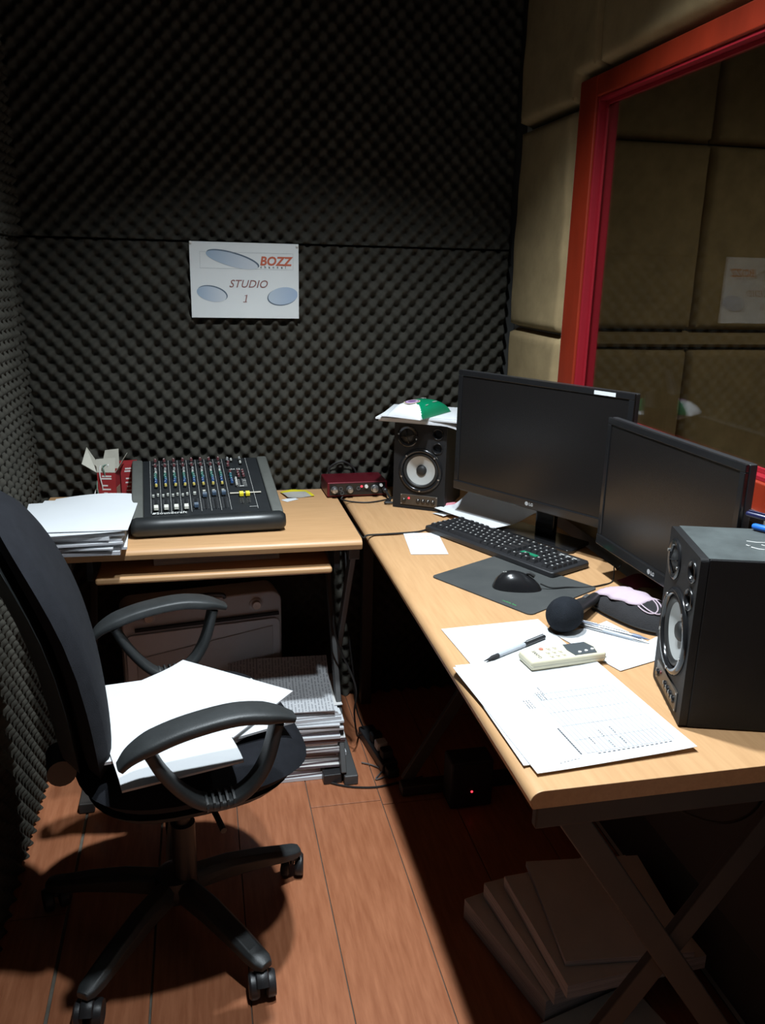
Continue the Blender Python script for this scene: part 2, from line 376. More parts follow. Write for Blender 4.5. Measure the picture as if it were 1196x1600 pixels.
# control room beyond the glass ------------------------------------------------
cb = struct(MB().b2((XR2, CYB, 0), (CX + .1, CYB + .1, ZC)).build('wall_beyond_back', DARKWALL, smooth=False))
cr_ = struct(MB().b2((CX, CYF, 0), (CX + .1, CYB, ZC)).build('wall_beyond_right', DARKWALL, smooth=False))
struct(MB().b2((XR2, CYF - .1, 0), (CX + .1, CYF, ZC)).build('wall_beyond_front', DARKWALL, smooth=False))
cbk = lambda u, h, z: (u, CYB - h, z)
crt = lambda u, h, z: (CX - h, u, z)
for k, (a, b_) in enumerate(((XR2 + .004, 1.679), (1.683, 2.42), (2.424, CX - .05))):
    pad('padded_panel', cb, [(a, b_, 0.55, 1.160)], cbk, th=.045, seed=10 + k)
    pad('padded_panel', cb, [(a, b_, 1.226, 1.826)], cbk, th=.045, seed=20 + k)
    pad('padded_panel', cb, [(a, b_, 1.831, ZC - .004)], cbk, th=.045, seed=30 + k)
pad('padded_panel', cb, [(XR2 + .004, CX - .05, 1.164, 1.222)], cbk, th=.040, rr=.014, seed=40)
for k, (a, b_) in enumerate(((CYF + .01, .60), (.604, 1.30), (1.304, 2.0), (2.004, CYB - .05))):
    pad('padded_panel', cr_, [(a, b_, 0.55, 1.222)], crt, th=.045, step=.025, seed=50 + k)
    pad('padded_panel', cr_, [(a, b_, 1.226, ZC - .004)], crt, th=.045, step=.025, seed=60 + k)

# ------------------------------------------------------------------ lamps (out of frame, in the ceiling)
LENS = mat('lamp_lens', (.9, .9, .9), .4, var=.02, emit=((.95, .98, 1), 6.0))
def downlight(spec, label):
    (x, y, z), watts, beam, colr, rad = spec
    t = thing('ceiling_downlight', label, 'lamp', (x, y, z), group=None)
    MB().lathe([(rad + .006, -.001), (rad + .03, -.001), (rad + .028, -.009), (rad + .008, -.012), (rad + .006, -.001)], 32, cap0=False, cap1=False).build('trim_ring', WHITEP, t)
    MB().lathe([(rad + .006, -.001), (rad + .006, -.004), (0.0, -.004)], 32).build('lens', LENS, t)
    l = bpy.data.lights.new('downlight_beam', 'SPOT'); l.energy = watts; l.spot_size = R(beam); l.spot_blend = 0.85; l.color = colr; l.shadow_soft_size = rad * .8
    o = bpy.data.objects.new('downlight_beam', l); COL.objects.link(o); o.parent = t; o.location = (0, 0, -.055)
downlight(LAMPS[0], 'recessed white downlight in the ceiling above the chair')
downlight(LAMPS[1], 'recessed white downlight in the ceiling above the near desk end')
downlight(CONTROL_FILL_LAMP, 'unseen downlight added to light the room behind the window')

# ------------------------------------------------------------------ desks
def edge_profile(u0, u1, z0, z1, r):
    """section of a post-formed top: rounded nose at u0"""
    pts = [(u1, z0), (u1, z1)]
    for k in range(7):
        a = R(90 + 90 * k / 6); pts.append((u0 + r + r * math.cos(a), z1 - r * .75 + r * .75 * math.sin(a)))
    pts.append((u0 + .004, z0)); return pts
def desk_top(t, x0, x1, y0, y1, nose, m):
    z0, z1, r = .712, .740, .019
    if nose == 'x':
        M = Matrix(((1, 0, 0, 0), (0, 0, 1, 0), (0, 1, 0, 0), (0, 0, 0, 1))); b = MB().prism(edge_profile(x0, x1, z0, z1, r), y0, y1, 0, M)
    else:
        M = Matrix(((0, 0, 1, 0), (1, 0, 0, 0), (0, 1, 0, 0), (0, 0, 0, 1))); b = MB().prism(edge_profile(y0, y1, z0, z1, r), x0, x1, 0, M)
    return b.build('desk_top', m, t, bevel=.0012, seg=1, angle=25)
def x_frame(t, p, q, m, wd=.034, th=.016, off=(0, 0)):
    """crossed bars between the two uprights p=(x,y) and q=(x,y), with a foot and top rail"""
    (px, py), (qx, qy) = p, q; ox_, oy_ = off
    nrm = Vector((qy - py, -(qx - px), 0)).normalized()
    MB().bar((px, py, .70), (qx, qy, .03), th, wd, up=nrm.cross(Vector((qx - px, qy - py, -.67))) ).build('cross_bar', m, t, bevel=.003)
    MB().bar((px + ox_, py + oy_, .03), (qx + ox_, qy + oy_, .70), th, wd, up=nrm.cross(Vector((qx - px, qy - py, .67)))).build('cross_bar', m, t, bevel=.003)
    d = Vector((qx - px, qy - py, 0)).normalized() * .02
    MB().bar(Vector((px, py, .016)) - d, Vector((qx, qy, .016)) + d, .04, .03).build('foot_rail', m, t, bevel=.004)
    MB().bar(Vector((px, py, .694)) - d, Vector((qx, qy, .694)) + d, .03, .034).build('top_rail', m, t, bevel=.003)
ld = thing('desk', 'beech desk against the foam wall carrying the mixing console', 'desk')
desk_top(ld, -.448, .388, 1.975, 2.496, 'y', BEECH_X)
x_frame(ld, (.372, 2.02), (.372, 2.42), GREYMETAL, off=(-.02, 0))
x_frame(ld, (-.34, 2.02), (-.34, 2.42), DESKMETAL, off=(.02, 0))
tr_ = MB().b2((-.272, 1.984, .648), (.312, 2.38, .666)).build('keyboard_tray', BEECH_X, ld, bevel=.007, seg=3)
for s in (-.285, .328): MB().b2((s - .008, 2.01, .652), (s + .008, 2.40, .712)).build('tray_runner', BLACKM, ld, bevel=.002)
cd = thing('desk', 'beech corner table under the far speaker and red audio interface', 'desk')
desk_top(cd, .408, .940, 2.004, 2.496, 'x', BEECH_Y)
for x, y in ((.90, 2.46), (.50, 2.46), (.90, 2.06)): MB().b2((x - .018, y - .018, 0), (x + .018, y + .018, .712)).build('leg', DESKMETAL, cd, bevel=.003)
rd = thing('desk', 'long beech desk under the red window with crossed metal legs', 'desk')
desk_top(rd, .408, .940, .885, 1.998, 'x', BEECH_Y)
x_frame(rd, (.465, .935), (.915, .935), DESKMETAL, wd=.042, off=(0, .018))
x_frame(rd, (.52, 1.94), (.915, 1.94), DESKMETAL, off=(0, .018))
MB().b2((.425, .90, .668), (.935, .916, .712)).build('apron', DESKMETAL, rd, bevel=.003)
MB().b2((.90, .96, .28), (.915, 1.92, .69)).build('modesty_panel', BLACKM, rd, bevel=.002)

# ------------------------------------------------------------------ office chair
def cushion(a, b_, ex, top, bot, nr=12, na=40, crown=.5):
    """super-elliptic pad in local xy, thickness along z; returns MB"""
    m = MB(); rings = [i / nr for i in range(1, nr + 1)]
    def pt(r, i, up):
        an = 2 * math.pi * i / na; c, s = math.cos(an), math.sin(an)
        x = a * math.copysign(abs(c) ** (2 / ex), c) * r; y = b_ * math.copysign(abs(s) ** (2 / ex), s) * r
        e = math.sqrt(max(0, 1 - r ** 8)); return (x, y, (top * (e * (1 - crown) + crown * (1 - r * r) * e + 0)) if up else -bot * e)
    vs = []; fs = []
    for up in (True, False):
        o = len(vs); vs.append(pt(0, 0, up))
        for r in rings: vs += [pt(r, i, up) for i in range(na)]
        for i in range(na):
            j = (i + 1) % na; f = (o, o + 1 + i, o + 1 + j); fs.append(f if up else f[::-1])
        for k in range(nr - 1):
            for i in range(na):
                j = (i + 1) % na; p0 = o + 1 + k * na
                f = (p0 + i, p0 + na + i, p0 + na + j, p0 + j); fs.append(f if up else f[::-1])
    half = len(vs) // 2; o1 = 1 + (nr - 1) * na; o2 = half + o1
    # both rims meet at r = 1 : weld by dropping the lower rim
    fs = [tuple((v - o2 + o1) if v >= o2 else v for v in f) for f in fs]; vs = vs[:o2]
    m.add(vs, fs); return m
ch = thing('office_chair', 'black swivel office chair with loop armrests turned towards the desks', 'chair', (-.075, 1.565, 0), R(11))
sm = cushion(.228, .245, 3.0, .040, .034, crown=.35)
sm.v = [(x + .02, y, z + .472 - .035 * max(0, (x - .12) / .1) ** 2 * .5) for x, y, z in sm.v]; sm.build('seat', FABRIC, ch, angle=80)
sh = cushion(.205, .21, 3.0, .01, .028); sh.v = [(x + .015, y, z + .425) for x, y, z in sh.v]; sh.build('seat_shell', CHAIRP, ch, angle=60)
def back_pts(m, x0):
    out = []
    for x, y, z in m.v:     # local cushion: x -> up, y -> sideways, z -> forward
        zz = x; dz = zz / .27
        lean = -.105 * (dz + 1) * .5 - .035 * max(0, dz) ** 2 + .012 * math.cos(dz * 2.2)
        out.append((x0 + z + lean + .10 * y * y, y, .735 + zz))
    m.v = out; return m
back_pts(cushion(.278, .218, 2.7, .045, .022, nr=12, na=44, crown=.4), -.155).build('backrest', FABRIC, ch, angle=80)
back_pts(cushion(.262, .200, 2.7, .006, .028, nr=8, na=40), -.188).build('backrest_shell', CHAIRP, ch, angle=60)
MB().tube(smooth_path([(-.06, 0, .405), (-.15, 0, .41), (-.205, 0, .45), (-.222, 0, .56), (-.245, 0, .68)], 6), .032, 10, ry=.010).build('back_bracket', BLACKP, ch)
m = MB(); pts = [(-.228, -.03 - .006 * k, .50) for k in range(14)]
MB().tube(pts, [.022 + (.004 if k % 2 else 0) for k in range(14)], 18).build('adjuster_knob', BLACKP, ch, angle=20)
MB().tube(smooth_path([(.02, -.12, .42), (.03, -.2, .415), (.035, -.26, .412)], 4), .006, 8).build('height_lever', BLACKP, ch)
for s in (-1, 1):
    Y = s * .272
    arm = thing('armrest', None, None, (0, 0, 0)); arm.parent = ch
    bpy.data.objects.remove(arm)
    lp = smooth_path([(-.090, Y, .612), (-.068, Y, .565), (-.035, Y * .985, .517), (.0, Y * .97, .486), (.045, Y * .97, .480), (.085, Y * .985, .503), (.115, Y, .552), (.135, Y, .625)], 5)
    loop = MB().tube(lp, .0205, 16, ry=.0105, ex=.6)
    loop.bar((.03, Y * .97, .483), (.03, s * .16, .437), .075, .018, up=(0, 0, 1))
    arm = loop.build('armrest', CHAIRP, ch, angle=40)
    pp = smooth_path([(-.138, Y, .592), (-.118, Y, .612), (-.08, Y, .630), (-.02, Y, .645), (.06, Y, .652), (.125, Y, .641), (.165, Y, .626)], 5)
    rr_ = [  .016 + .014 * min(1, 3.2 * k / (len(pp) - 1), 5 * (1 - k / (len(pp) - 1))) for k in range(len(pp))]
    MB().tube(pp, rr_, 20, ry=[r_ * .40 for r_ in rr_], ex=.5).build('arm_pad', CHAIRP, arm, angle=38)
    rb = MB()
    for k in range(5):
        x = .004 + k * .012; rb.tube([(x - .002, Y * .97, .483), (x + .002, Y * .97, .483)], .0225, 12, ry=.0165)
    rb.build('grip_ribs', CHAIRP, arm, angle=30)
MB().lathe([(.10, .398), (.105, .405), (.10, .418), (.05, .42)], 24).build('tilt_plate', BLACKP, ch)
MB().lathe([(.026, .12), (.026, .26), (.017, .262), (.017, .405)], 20).build('gas_column', BLACKP, ch)
MB().lathe([(.03, .070), (.046, .078), (.05, .10), (.044, .128), (.03, .135)], 24).build('base_hub', BLACKP, ch)
wheel_me = None
bx0, by0 = -.018, .012
for k in range(5):
    a = R(235 - 11 + 72 * k); d = Vector((math.cos(a), math.sin(a), 0)); sd = Vector((-d.y, d.x, 0))
    m = MB(); prof = [(.03, .105, .024, .022), (.12, .102, .024, .020), (.20, .090, .023, .016), (.255, .078, .022, .013), (.282, .074, .020, .011), (.297, .072, .013, .008)]
    vs = []; fs = []
    for r_, z, hw, hh in prof:
        for sx, sz in ((-1, -1), (1, -1), (1, .4), (.6, 1), (-.6, 1), (-1, .4)):
            vs.append(tuple(d * r_ + sd * hw * sx + Vector((0, 0, z + hh * sz))))
    n = 6
    for i in range(len(prof) - 1):
        for j in range(n): fs.append((i * n + j, i * n + (j + 1) % n, (i + 1) * n + (j + 1) % n, (i + 1) * n + j))
    fs += [tuple(range(n))[::-1], tuple(range((len(prof) - 1) * n, len(prof) * n))]
    leg = m.add(vs, fs).build('base_leg', CHAIRP, ch, bevel=.003, angle=40)
    if k == 0:
        cmb = MB()
        for s in (-1, 1):
            cmb.lathe([(.010, -.004), (.024, -.010), (.0265, -.004), (.0265, .006), (.022, .010), (.006, .010)], 22, M=Matrix.Translation((.012, s * .0165, .0268)) @ Matrix.Rotation(R(90), 4, 'X'))
        cmb.tube(smooth_path([(-.006, 0, .052), (.004, 0, .056), (.022, 0, .054), (.036, 0, .040)], 4), .013, 10, ry=.006)
        cmb.cyl((0, 0, .04), (0, 0, .070), .006, n=10)
        c0 = cmb.build('caster', BLACKP, leg, angle=35); wheel_me = c0.data; cob = c0
    else:
        cob = share('caster', wheel_me, leg)
    p_ = d * .278; cob.location = (p_.x, p_.y, 0); cob.rotation_euler = (0, 0, a + [0.5, -0.6, 1.1, 0.2, -0.9][k])
for o in list(ch.children):
    if o.name.split('.')[0] in ('base_leg', 'base_hub'): o.location = (bx0, by0, 0)

# ------------------------------------------------------------------ paper
PEDGE = mat('paper_edges', (.80, .81, .83), .9, vscale=6, stretch=(1, 1, 160), col2=(.40, .40, .43), spec=.2)
PEDGEM = mat('mauve_paper_edges', (.27, .215, .23), .9, vscale=5, stretch=(1, 1, 90), col2=(.06, .04, .046), spec=.2)
PEDGED = mat('grey_paper_edges', (.62, .62, .64), .9, vscale=6, stretch=(1, 1, 160), col2=(.22, .21, .24), spec=.2)
def ruled(name, base, ink, freq, rot=False, mask=.5):
    """sheet with rows of faint printed lines (flat print)"""
    if name in MATS: return MATS[name]
    m = bpy.data.materials.new(name); m.use_nodes = True; nt = m.node_tree; b = nt.nodes['Principled BSDF']; b.inputs['Roughness'].default_value = .85
    tc = nt.nodes.new('ShaderNodeTexCoord'); sx = nt.nodes.new('ShaderNodeSeparateXYZ'); nt.links.new(tc.outputs['Object'], sx.inputs[0])
    u, v = ('Y', 'X') if rot else ('X', 'Y')
    mu = nt.nodes.new('ShaderNodeMath'); mu.operation = 'MULTIPLY'; mu.inputs[1].default_value = freq; nt.links.new(sx.outputs[v], mu.inputs[0])
    fr_ = nt.nodes.new('ShaderNodeMath'); fr_.operation = 'FRACT'; nt.links.new(mu.outputs[0], fr_.inputs[0])
    lt = nt.nodes.new('ShaderNodeMath'); lt.operation = 'LESS_THAN'; lt.inputs[1].default_value = .42; nt.links.new(fr_.outputs[0], lt.inputs[0])
    mp = nt.nodes.new('ShaderNodeMapping'); mp.inputs['Scale'].default_value = (110, freq * .8, 1) if not rot else (freq * .8, 110, 1)
    nt.links.new(tc.outputs['Object'], mp.inputs[0])
    nz = nt.nodes.new('ShaderNodeTexNoise'); nz.inputs['Scale'].default_value = 1.0; nz.inputs['Detail'].default_value = 1; nt.links.new(mp.outputs[0], nz.inputs['Vector'])
    g = nt.nodes.new('ShaderNodeMath'); g.operation = 'GREATER_THAN'; g.inputs[1].default_value = mask; nt.links.new(nz.outputs['Fac'], g.inputs[0])
    k = nt.nodes.new('ShaderNodeMath'); k.operation = 'MULTIPLY'; nt.links.new(lt.outputs[0], k.inputs[0]); nt.links.new(g.outputs[0], k.inputs[1])
    mx = nt.nodes.new('ShaderNodeMix'); mx.data_type = 'RGBA'; mx.inputs[6].default_value = (*base, 1); mx.inputs[7].default_value = (*ink, 1)
    nt.links.new(k.outputs[0], mx.inputs[0]); nt.links.new(mx.outputs[2], b.inputs['Base Color']); MATS[name] = m; return m
PRINTED = ruled('printed_text_sheet', (.60, .61, .63), (.34, .35, .37), 105, rot=True, mask=.43)
def sheet_mesh(wd, ht, th, fz=None, nx=10, ny=12, jag=0.0):
    fz = fz or (lambda x, y: 0.0); m = MB(); vs = []; fs = []
    for lay in (1, 0):
        for j in range(ny + 1):
            for i in range(nx + 1):
                x = -wd / 2 + wd * i / nx; y = -ht / 2 + ht * j / ny; vs.append((x, y, fz(x, y) + (th if lay else 0)))
    n1 = nx + 1; o = n1 * (ny + 1); ms = []
    for j in range(ny):
        for i in range(nx):
            a = j * n1 + i; fs.append((a, a + 1, a + n1 + 1, a + n1)); ms.append(0)
            fs.append((o + a, o + a + n1, o + a + n1 + 1, o + a + 1)); ms.append(0)
    rim = [i for i in range(n1)] + [j * n1 + nx for j in range(1, ny + 1)] + [ny * n1 + i for i in range(nx - 1, -1, -1)] + [j * n1 for j in range(ny - 1, 0, -1)]
    for q in range(len(rim)):
        a, c = rim[q], rim[(q + 1) % len(rim)]; fs.append((a, o + a, o + c, c)); ms.append(1)
    m.add(vs, fs); m.m = ms; return m
def paper(label, loc, rz, wd=.21, ht=.297, th=.0004, fz=None, top=None, edge=None, name='paper_sheet', cat='paper', group=None, nx=10, ny=12, rot=None):
    o = sheet_mesh(wd, ht, th, fz, nx, ny).build(name, [top or PAPER, edge or PEDGE], None, angle=40)
    o.location = loc; o.rotation_euler = rot if rot else (0, 0, rz)
    return tag(o, label, cat, group)

# pile on the left end of the left desk
z = .7405; ORD = ['lowest', 'second', 'third', 'fourth', 'fifth', 'sixth', 'seventh', 'eighth', 'ninth']
for k in range(9):
    th = [.009, .006, .004, .007, .005, .006, .008, .006, .004][k]
    ang = R([-1, 3, -3, 1, 4, -2, -5, 2, -3][k]); dx, dy = [(0, 0), (.006, .004), (-.01, -.004), (.004, .006), (-.004, -.01), (.008, .004), (-.012, .002), (.006, -.004), (-.008, .012)][k]
    sag = (lambda x, y: 0.0)
    paper(ORD[k] + ' paper bundle from the bottom in the pile at the desk\'s left end', (-.309 + dx, 2.085 + dy, z), ang, .215, .285, th, sag, PAPER, PEDGED if k < 6 else PEDGE, 'paper_bundle', 'paper', 'paper pile at the left end of the desk')
    z += th + .0003
paper('blank white sheet lying skewed near the top of the desk-end pile', (-.318, 2.075, z + .0002), R(6), .235, .30, .0012, lambda x, y: .002 * max(0, x * 8) ** 2, nx=12)
paper('topmost blank white sheet beside the mixing console, its far edge arched', (-.285, 2.088, z + .004), R(-2), .215, .297, .0015, lambda x, y: .012 * max(0, (y + .02) / .17) ** 2 * math.cos((x - .03) * 12), nx=14, ny=14)

# two red cartons and wires behind the pile
def carton(loc, rz, label, h, flaps=True):
    t = thing('small_carton', label, 'box', loc, rz)
    wd, dp = .050, .052
    b = MB()
    for x0, x1, y0, y1 in ((-wd / 2, wd / 2, -dp / 2, -dp / 2 + .0012), (-wd / 2, wd / 2, dp / 2 - .0012, dp / 2), (-wd / 2, -wd / 2 + .0012, -dp / 2 + .0012, dp / 2 - .0012), (wd / 2 - .0012, wd / 2, -dp / 2 + .0012, dp / 2 - .0012)):
        b.b2((x0, y0, 0), (x1, y1, h))
    b.b2((-wd / 2 + .0012, -dp / 2 + .0012, 0), (wd / 2 - .0012, dp / 2 - .0012, .0012))
    b.build('carton_body', CARDRED, t)
    MB().b2((wd / 2 + .0001, -dp / 2 + .006, .005), (wd / 2 + .0006, dp / 2 - .006, h * .55)).build('kraft_label', KRAFT, t)
    g = MB(); rs = random.Random(3)
    for k in range(5):
        g.b2((-.010 + rs.uniform(-.003, .003), -dp / 2 - .0004, h * (.16 + .11 * k)), (.004 + rs.uniform(-.004, .008), -dp / 2, h * (.16 + .11 * k) + .004))
    g.b2((-.014, -dp / 2 - .0004, h * .80), (.014, -dp / 2, h * .84)); g.b2((-.012, -dp / 2 - .0004, h * .87), (.014, -dp / 2, h * .91))
    g.build('printed_marks', PAPER2, t)
    if flaps:
        for (p, q, r_, s) in (((-wd / 2, -dp / 2, h), (wd / 2, -dp / 2, h), (.5 * wd, -dp / 2 + .012, h + .040), (-.55 * wd, -dp / 2 + .010, h + .036)),
                              ((wd / 2, -dp / 2, h), (wd / 2, dp / 2, h), (wd / 2 + .024, dp / 2 + .002, h + .046), (wd / 2 + .024, -dp / 2 + .006, h + .040)),
                              ((-wd / 2, dp / 2, h), (-wd / 2, -dp / 2, h), (-wd / 2 - .040, -dp / 2 + .002, h + .024), (-wd / 2 - .036, dp / 2 - .004, h + .062)),
                              ((wd / 2, dp / 2, h), (-wd / 2, dp / 2, h), (-wd / 2 + .01, dp / 2 + .012, h + .05), (wd / 2 - .002, dp / 2 + .012, h + .055))):
            V4 = [Vector(v) for v in (p, q, r_, s)]; nn = (V4[1] - V4[0]).cross(V4[3] - V4[0]).normalized() * .0008
            MB().add([tuple(v) for v in V4] + [tuple(v + nn) for v in V4], [(0, 1, 2, 3), (7, 6, 5, 4), (0, 4, 5, 1), (1, 5, 6, 2), (2, 6, 7, 3), (3, 7, 4, 0)]).build('flap', CARDGREY, t, smooth=False)
    else:
        MB().b2((-wd / 2, -dp / 2, h), (wd / 2, dp / 2, h + .0012)).build('lid', CARDRED, t)
    return t
carton((-.268, 2.395, .7405), R(-8), 'small red carton with its grey flaps standing open', .100)
carton((-.217, 2.455, .7405), R(8), 'small closed red carton squeezed against the console cheek', .108, False)
b = MB(); pts = []
for k in range(4):
    ph = k * 1.6
    b.tube(smooth_path([(-.305 + .010 * math.sin(t_ * 5 + ph) + .030 * t_, 2.375 + .008 * math.cos(t_ * 5 + ph), .745 + .115 * t_) for t_ in [i / 8 for i in range(9)]] + [(-.262, 2.382, .868 - .002 * k)], 3), .0016, 6, mi=k % 2)
b.tube(smooth_path([(-.33, 2.37, .744), (-.31, 2.36, .762), (-.29, 2.365, .770), (-.27, 2.37, .744)], 5), .0018, 6)
tag(b.build('wire_loop', [PAPER2, pm('green_wire', (.16, .25, .20))], None), 'twisted grey-green wires hanging from the open red carton', 'wire')

# ------------------------------------------------------------------ mixing console
mc = thing('mixing_console', 'black eight-channel mixing console with grey cheeks and white faders', 'mixer', (.008, 2.062, .7405), R(3.0))
HW, PD = .193, .385                         # half width, depth
Z0, Z1 = .048, .118
sl = math.atan2(Z1 - Z0, PD - .045)
def pp3(x, t, h=0.0): y = .045 + t * (PD - .045 - .004); return (x, y - h * math.sin(sl), Z0 + t * (Z1 - Z0) + h * math.cos(sl))
MB().prism([(.03, .006), (PD - .002, .006), (PD - .002, Z1 - .003), (.045, Z0 - .003), (.03, Z0 - .008)], -HW + .030, HW - .030, 0, Matrix(((0, 0, 1, 0), (1, 0, 0, 0), (0, 1, 0, 0), (0, 0, 0, 1)))).build('console_body', MIXBLK, mc, bevel=.002)
for s in (-1, 1):
    pr = [(.018, .004), (PD, .004), (PD + .006, .03), (PD + .006, Z1 - .016), (PD - .001, Z1 - .001), (PD - .014, Z1 + .002), (.040, Z0 + .003), (.02, Z0 - .012)]
    xa, xb = (-HW, -HW + .0298) if s < 0 else (HW - .0298, HW)
    MB().prism(pr, xa, xb, 0, Matrix(((0, 0, 1, 0), (1, 0, 0, 0), (0, 1, 0, 0), (0, 0, 0, 1)))).build('side_cheek', MIXGREY, mc, bevel=.006, seg=3)
MB().tube([(-HW - .002, .018, .026), (-HW + .004, .018, .026)] + [(-HW + .012 + (2 * HW - .024) * k / 6, .018, .026) for k in range(7)] + [(HW - .004, .018, .026), (HW + .002, .018, .026)], [.016, .021] + [.0245] * 7 + [.021, .016], 20, ry=[.016, .022] + [.0255] * 7 + [.022, .016]).build('front_rest', MIXREST, mc, angle=50)
def pbox(b, x, t, wd, lt, h0, h1, mi=0):
    """small box lying on the sloped panel; lt = length in metres along the slope"""
    y, z_ = pp3(x, t)[1:]; M = Matrix.Translation((x, y, z_)) @ Matrix.Rotation(sl, 4, 'X')
    b.b2((-wd / 2, -lt / 2, h0), (wd / 2, lt / 2, h1), mi, M)
lines = MB(); tt = MB(); slots = MB()
for k in range(10):
    q_ = MB(); pbox(q_, -.1435 + .0254 * k if k < 9 else .129, .50, .0008, .325, .0002, .0008); q_.build('panel_line', LINE, mc, smooth=False)
pbox(lines, .119, .065, .022, .0012, .0002, .0008)
for k in range(8):
    x = -.131 + .0254 * k
    q_ = MB(); pbox(q_, x, .155, .0018, .060, .0003, .0009); q_.build('fader_slot', RUBBER, mc, smooth=False)
    for q in range(9):
        for s in (-1, 1): pbox(tt, x + s * .0062, .075 + .020 * q, .0048, .0007, .0002, .0007)
for x in (.092, .110):
    q_ = MB(); pbox(q_, x, .22, .0018, .06, .0003, .0009); q_.build('fader_slot', RUBBER, mc, smooth=False)
    for q in range(7): pbox(tt, x, .14 + .02 * q, .010, .0007, .0002, .0007)
    for s in range(3): pbox(lines, x - .004 + .004 * s, .49, .0007, .05, .0002, .0007)
pbox(lines, .101, .43, .012, .004, .0002, .0007); pbox(lines, .112, .53, .008, .001, .0002, .0007)
tag(lines.build('panel_marks', LINE, mc, smooth=False), kind='stuff'); tag(tt.build('fader_scale', LINED, mc, smooth=False), kind='stuff')
kc = {'yellow': (.62, .50, .12), 'blue': (.03, .09, .24), 'teal': (.03, .16, .20), 'green': (.04, .17, .13), 'white': (.52, .52, .48), 'grey': (.28, .29, .29), 'red': (.13, .04, .045), 'dark': (.03, .03, .03)}
kmesh = {}
for c, v in kc.items():
    o = MB().lathe([(.0058, 0), (.0058, .003), (.0042, .0035), (.0038, .011), (.0032, .012)], 12, mis=[1, 1, 0, 0, 0, 0]).b2((-.0006, -.0036, .0118), (.0006, .0036, .0125), 2)
    o = o.build('knob', [pm('knob_' + c, v, .4), RUBBER, LINE], None, angle=35); kmesh[c] = o.data; bpy.data.objects.remove(o)
def knob(c, x, t, sc=1.0):
    o = share('knob', kmesh[c], mc, pp3(x, t, .0003), (sl, 0, random.uniform(-1.2, 1.2)), (sc, sc, sc))
for k in range(8):
    x = -.131 + .0254 * k + .002
    for t_, c, sc in ((.47, 'yellow', .85), (.515, 'blue', .9), (.553, 'blue', .9), (.591, 'teal', .9), (.629, 'green', .9), (.667, 'green', .9), (.706, 'white', .8), (.765, 'grey', .85), (.835, 'red', .95), (.935, 'red', 1.0)):
        knob(c, x, t_, sc)
    o = MB().lathe([(.0085, 0), (.0085, .0025), (.0062, .003), (.0058, .0005), (.0, .0005)], 14, mis=[0, 0, 0, 1, 1]); y, zz = pp3(x, .885)[1:]
    o.v = [tuple(Matrix.Translation((x, y, zz)) @ Matrix.Rotation(sl, 4, 'X') @ Vector(p)) for p in o.v]; o.build('jack_socket', [GREYMETAL, RUBBER], mc)
for t_, c in ((.68, 'red'), (.62, 'teal'), (.57, 'teal'), (.52, 'blue'), (.48, 'blue'), (.80, 'red'), (.86, 'red'), (.93, 'grey')): knob(c, .075, t_, .9)
for t_, c in ((.545, 'white'), (.51, 'white'), (.475, 'white'), (.44, 'white'), (.92, 'white')): knob(c, .087, t_, .75)
for t_, c in ((.90, 'dark'), (.86, 'white'), (.94, 'grey')): knob(c, .112, t_, .8)
for x in (.098, .112):
    for t_ in (.68, .635, .59): knob('red', x, t_, .85)
bt = MB().b2((-.003, -.0035, 0), (.003, .0035, .006)).build('button', pm('button_pale', (.50, .51, .46)), None, bevel=.0008); bme = bt.data; bpy.data.objects.remove(bt)
for k in range(8):
    for s in (((-.006, .30), (.006, .315)) if k < 4 else ((.0, .345 if k > 4 else .32),)):
        share('button', bme, mc, pp3(-.131 + .0254 * k + s[0], s[1], .0003), (sl, 0, 0), (.9, 1, 1) if k < 4 else (1.2, 1.2, 1))
def fader(c, x, t_):
    b = MB().prism([(-.0085, 0), (.0085, 0), (.0078, .008), (.003, .0095), (0, .0082), (-.003, .0095), (-.0078, .008)], -.0056, .0056, 0, Matrix(((0, 0, 1, 0), (1, 0, 0, 0), (0, 1, 0, 0), (0, 0, 0, 1))))
    b.b2((-.0057, -.0006, .0078), (.0057, .0006, .0092), 1)
    o = b.build('fader_cap', [c, LINE], mc, bevel=.0008, seg=1); o.location = pp3(x, t_, .003); o.rotation_euler = (sl, 0, 0)
FW = pm('fader_white', (.70, .69, .60)); FB = pm('fader_blue', (.045, .075, .12)); FY = pm('fader_yellow', (.78, .62, .02))
for k in range(8): fader(FW if k < 4 else FB, -.131 + .0254 * k, [.085, .085, .085, .085, .10, .27, .295, .295][k])
for x in (.093, .110): fader(FY, x, .255)
b = MB(); pbox(b, .106, .302, .084, .0065, .0012, .0018); b.build('masking_tape', pm('masking_tape', (.50, .46, .38), .8), mc)
text('lettering', 'Soundcraft', .0155, LINE, mc, FR(pp3(-.131, .012, .0005), (1, 0, 0), (0, math.cos(sl), math.sin(sl))), offset=.0004, spacing=1.12)
b = MB(); b.add([(-.142, 0, 0), (-.134, 0, 0), (-.131, .009, 0), (-.139, .009, 0)], [(0, 1, 2, 3)]); b.v = [pp3(x, .012 + y / .34, .0006) for x, y, _ in b.v]; b.build('emblem', LINE, mc)
text('lettering', 'FX', .0105, LINE, mc, FR(pp3(.080, .742, .0005), (1, 0, 0), (0, math.cos(sl), math.sin(sl))), offset=.0003)
b = MB(); pbox(b, .1015, .752, .009, .0105, .0002, .0008); b.build('emblem', LINE, mc)
text('lettering', '8', .0105, MIXBLK, mc, FR(pp3(.0985, .742, .001), (1, 0, 0), (0, math.cos(sl), math.sin(sl))), offset=.0004)

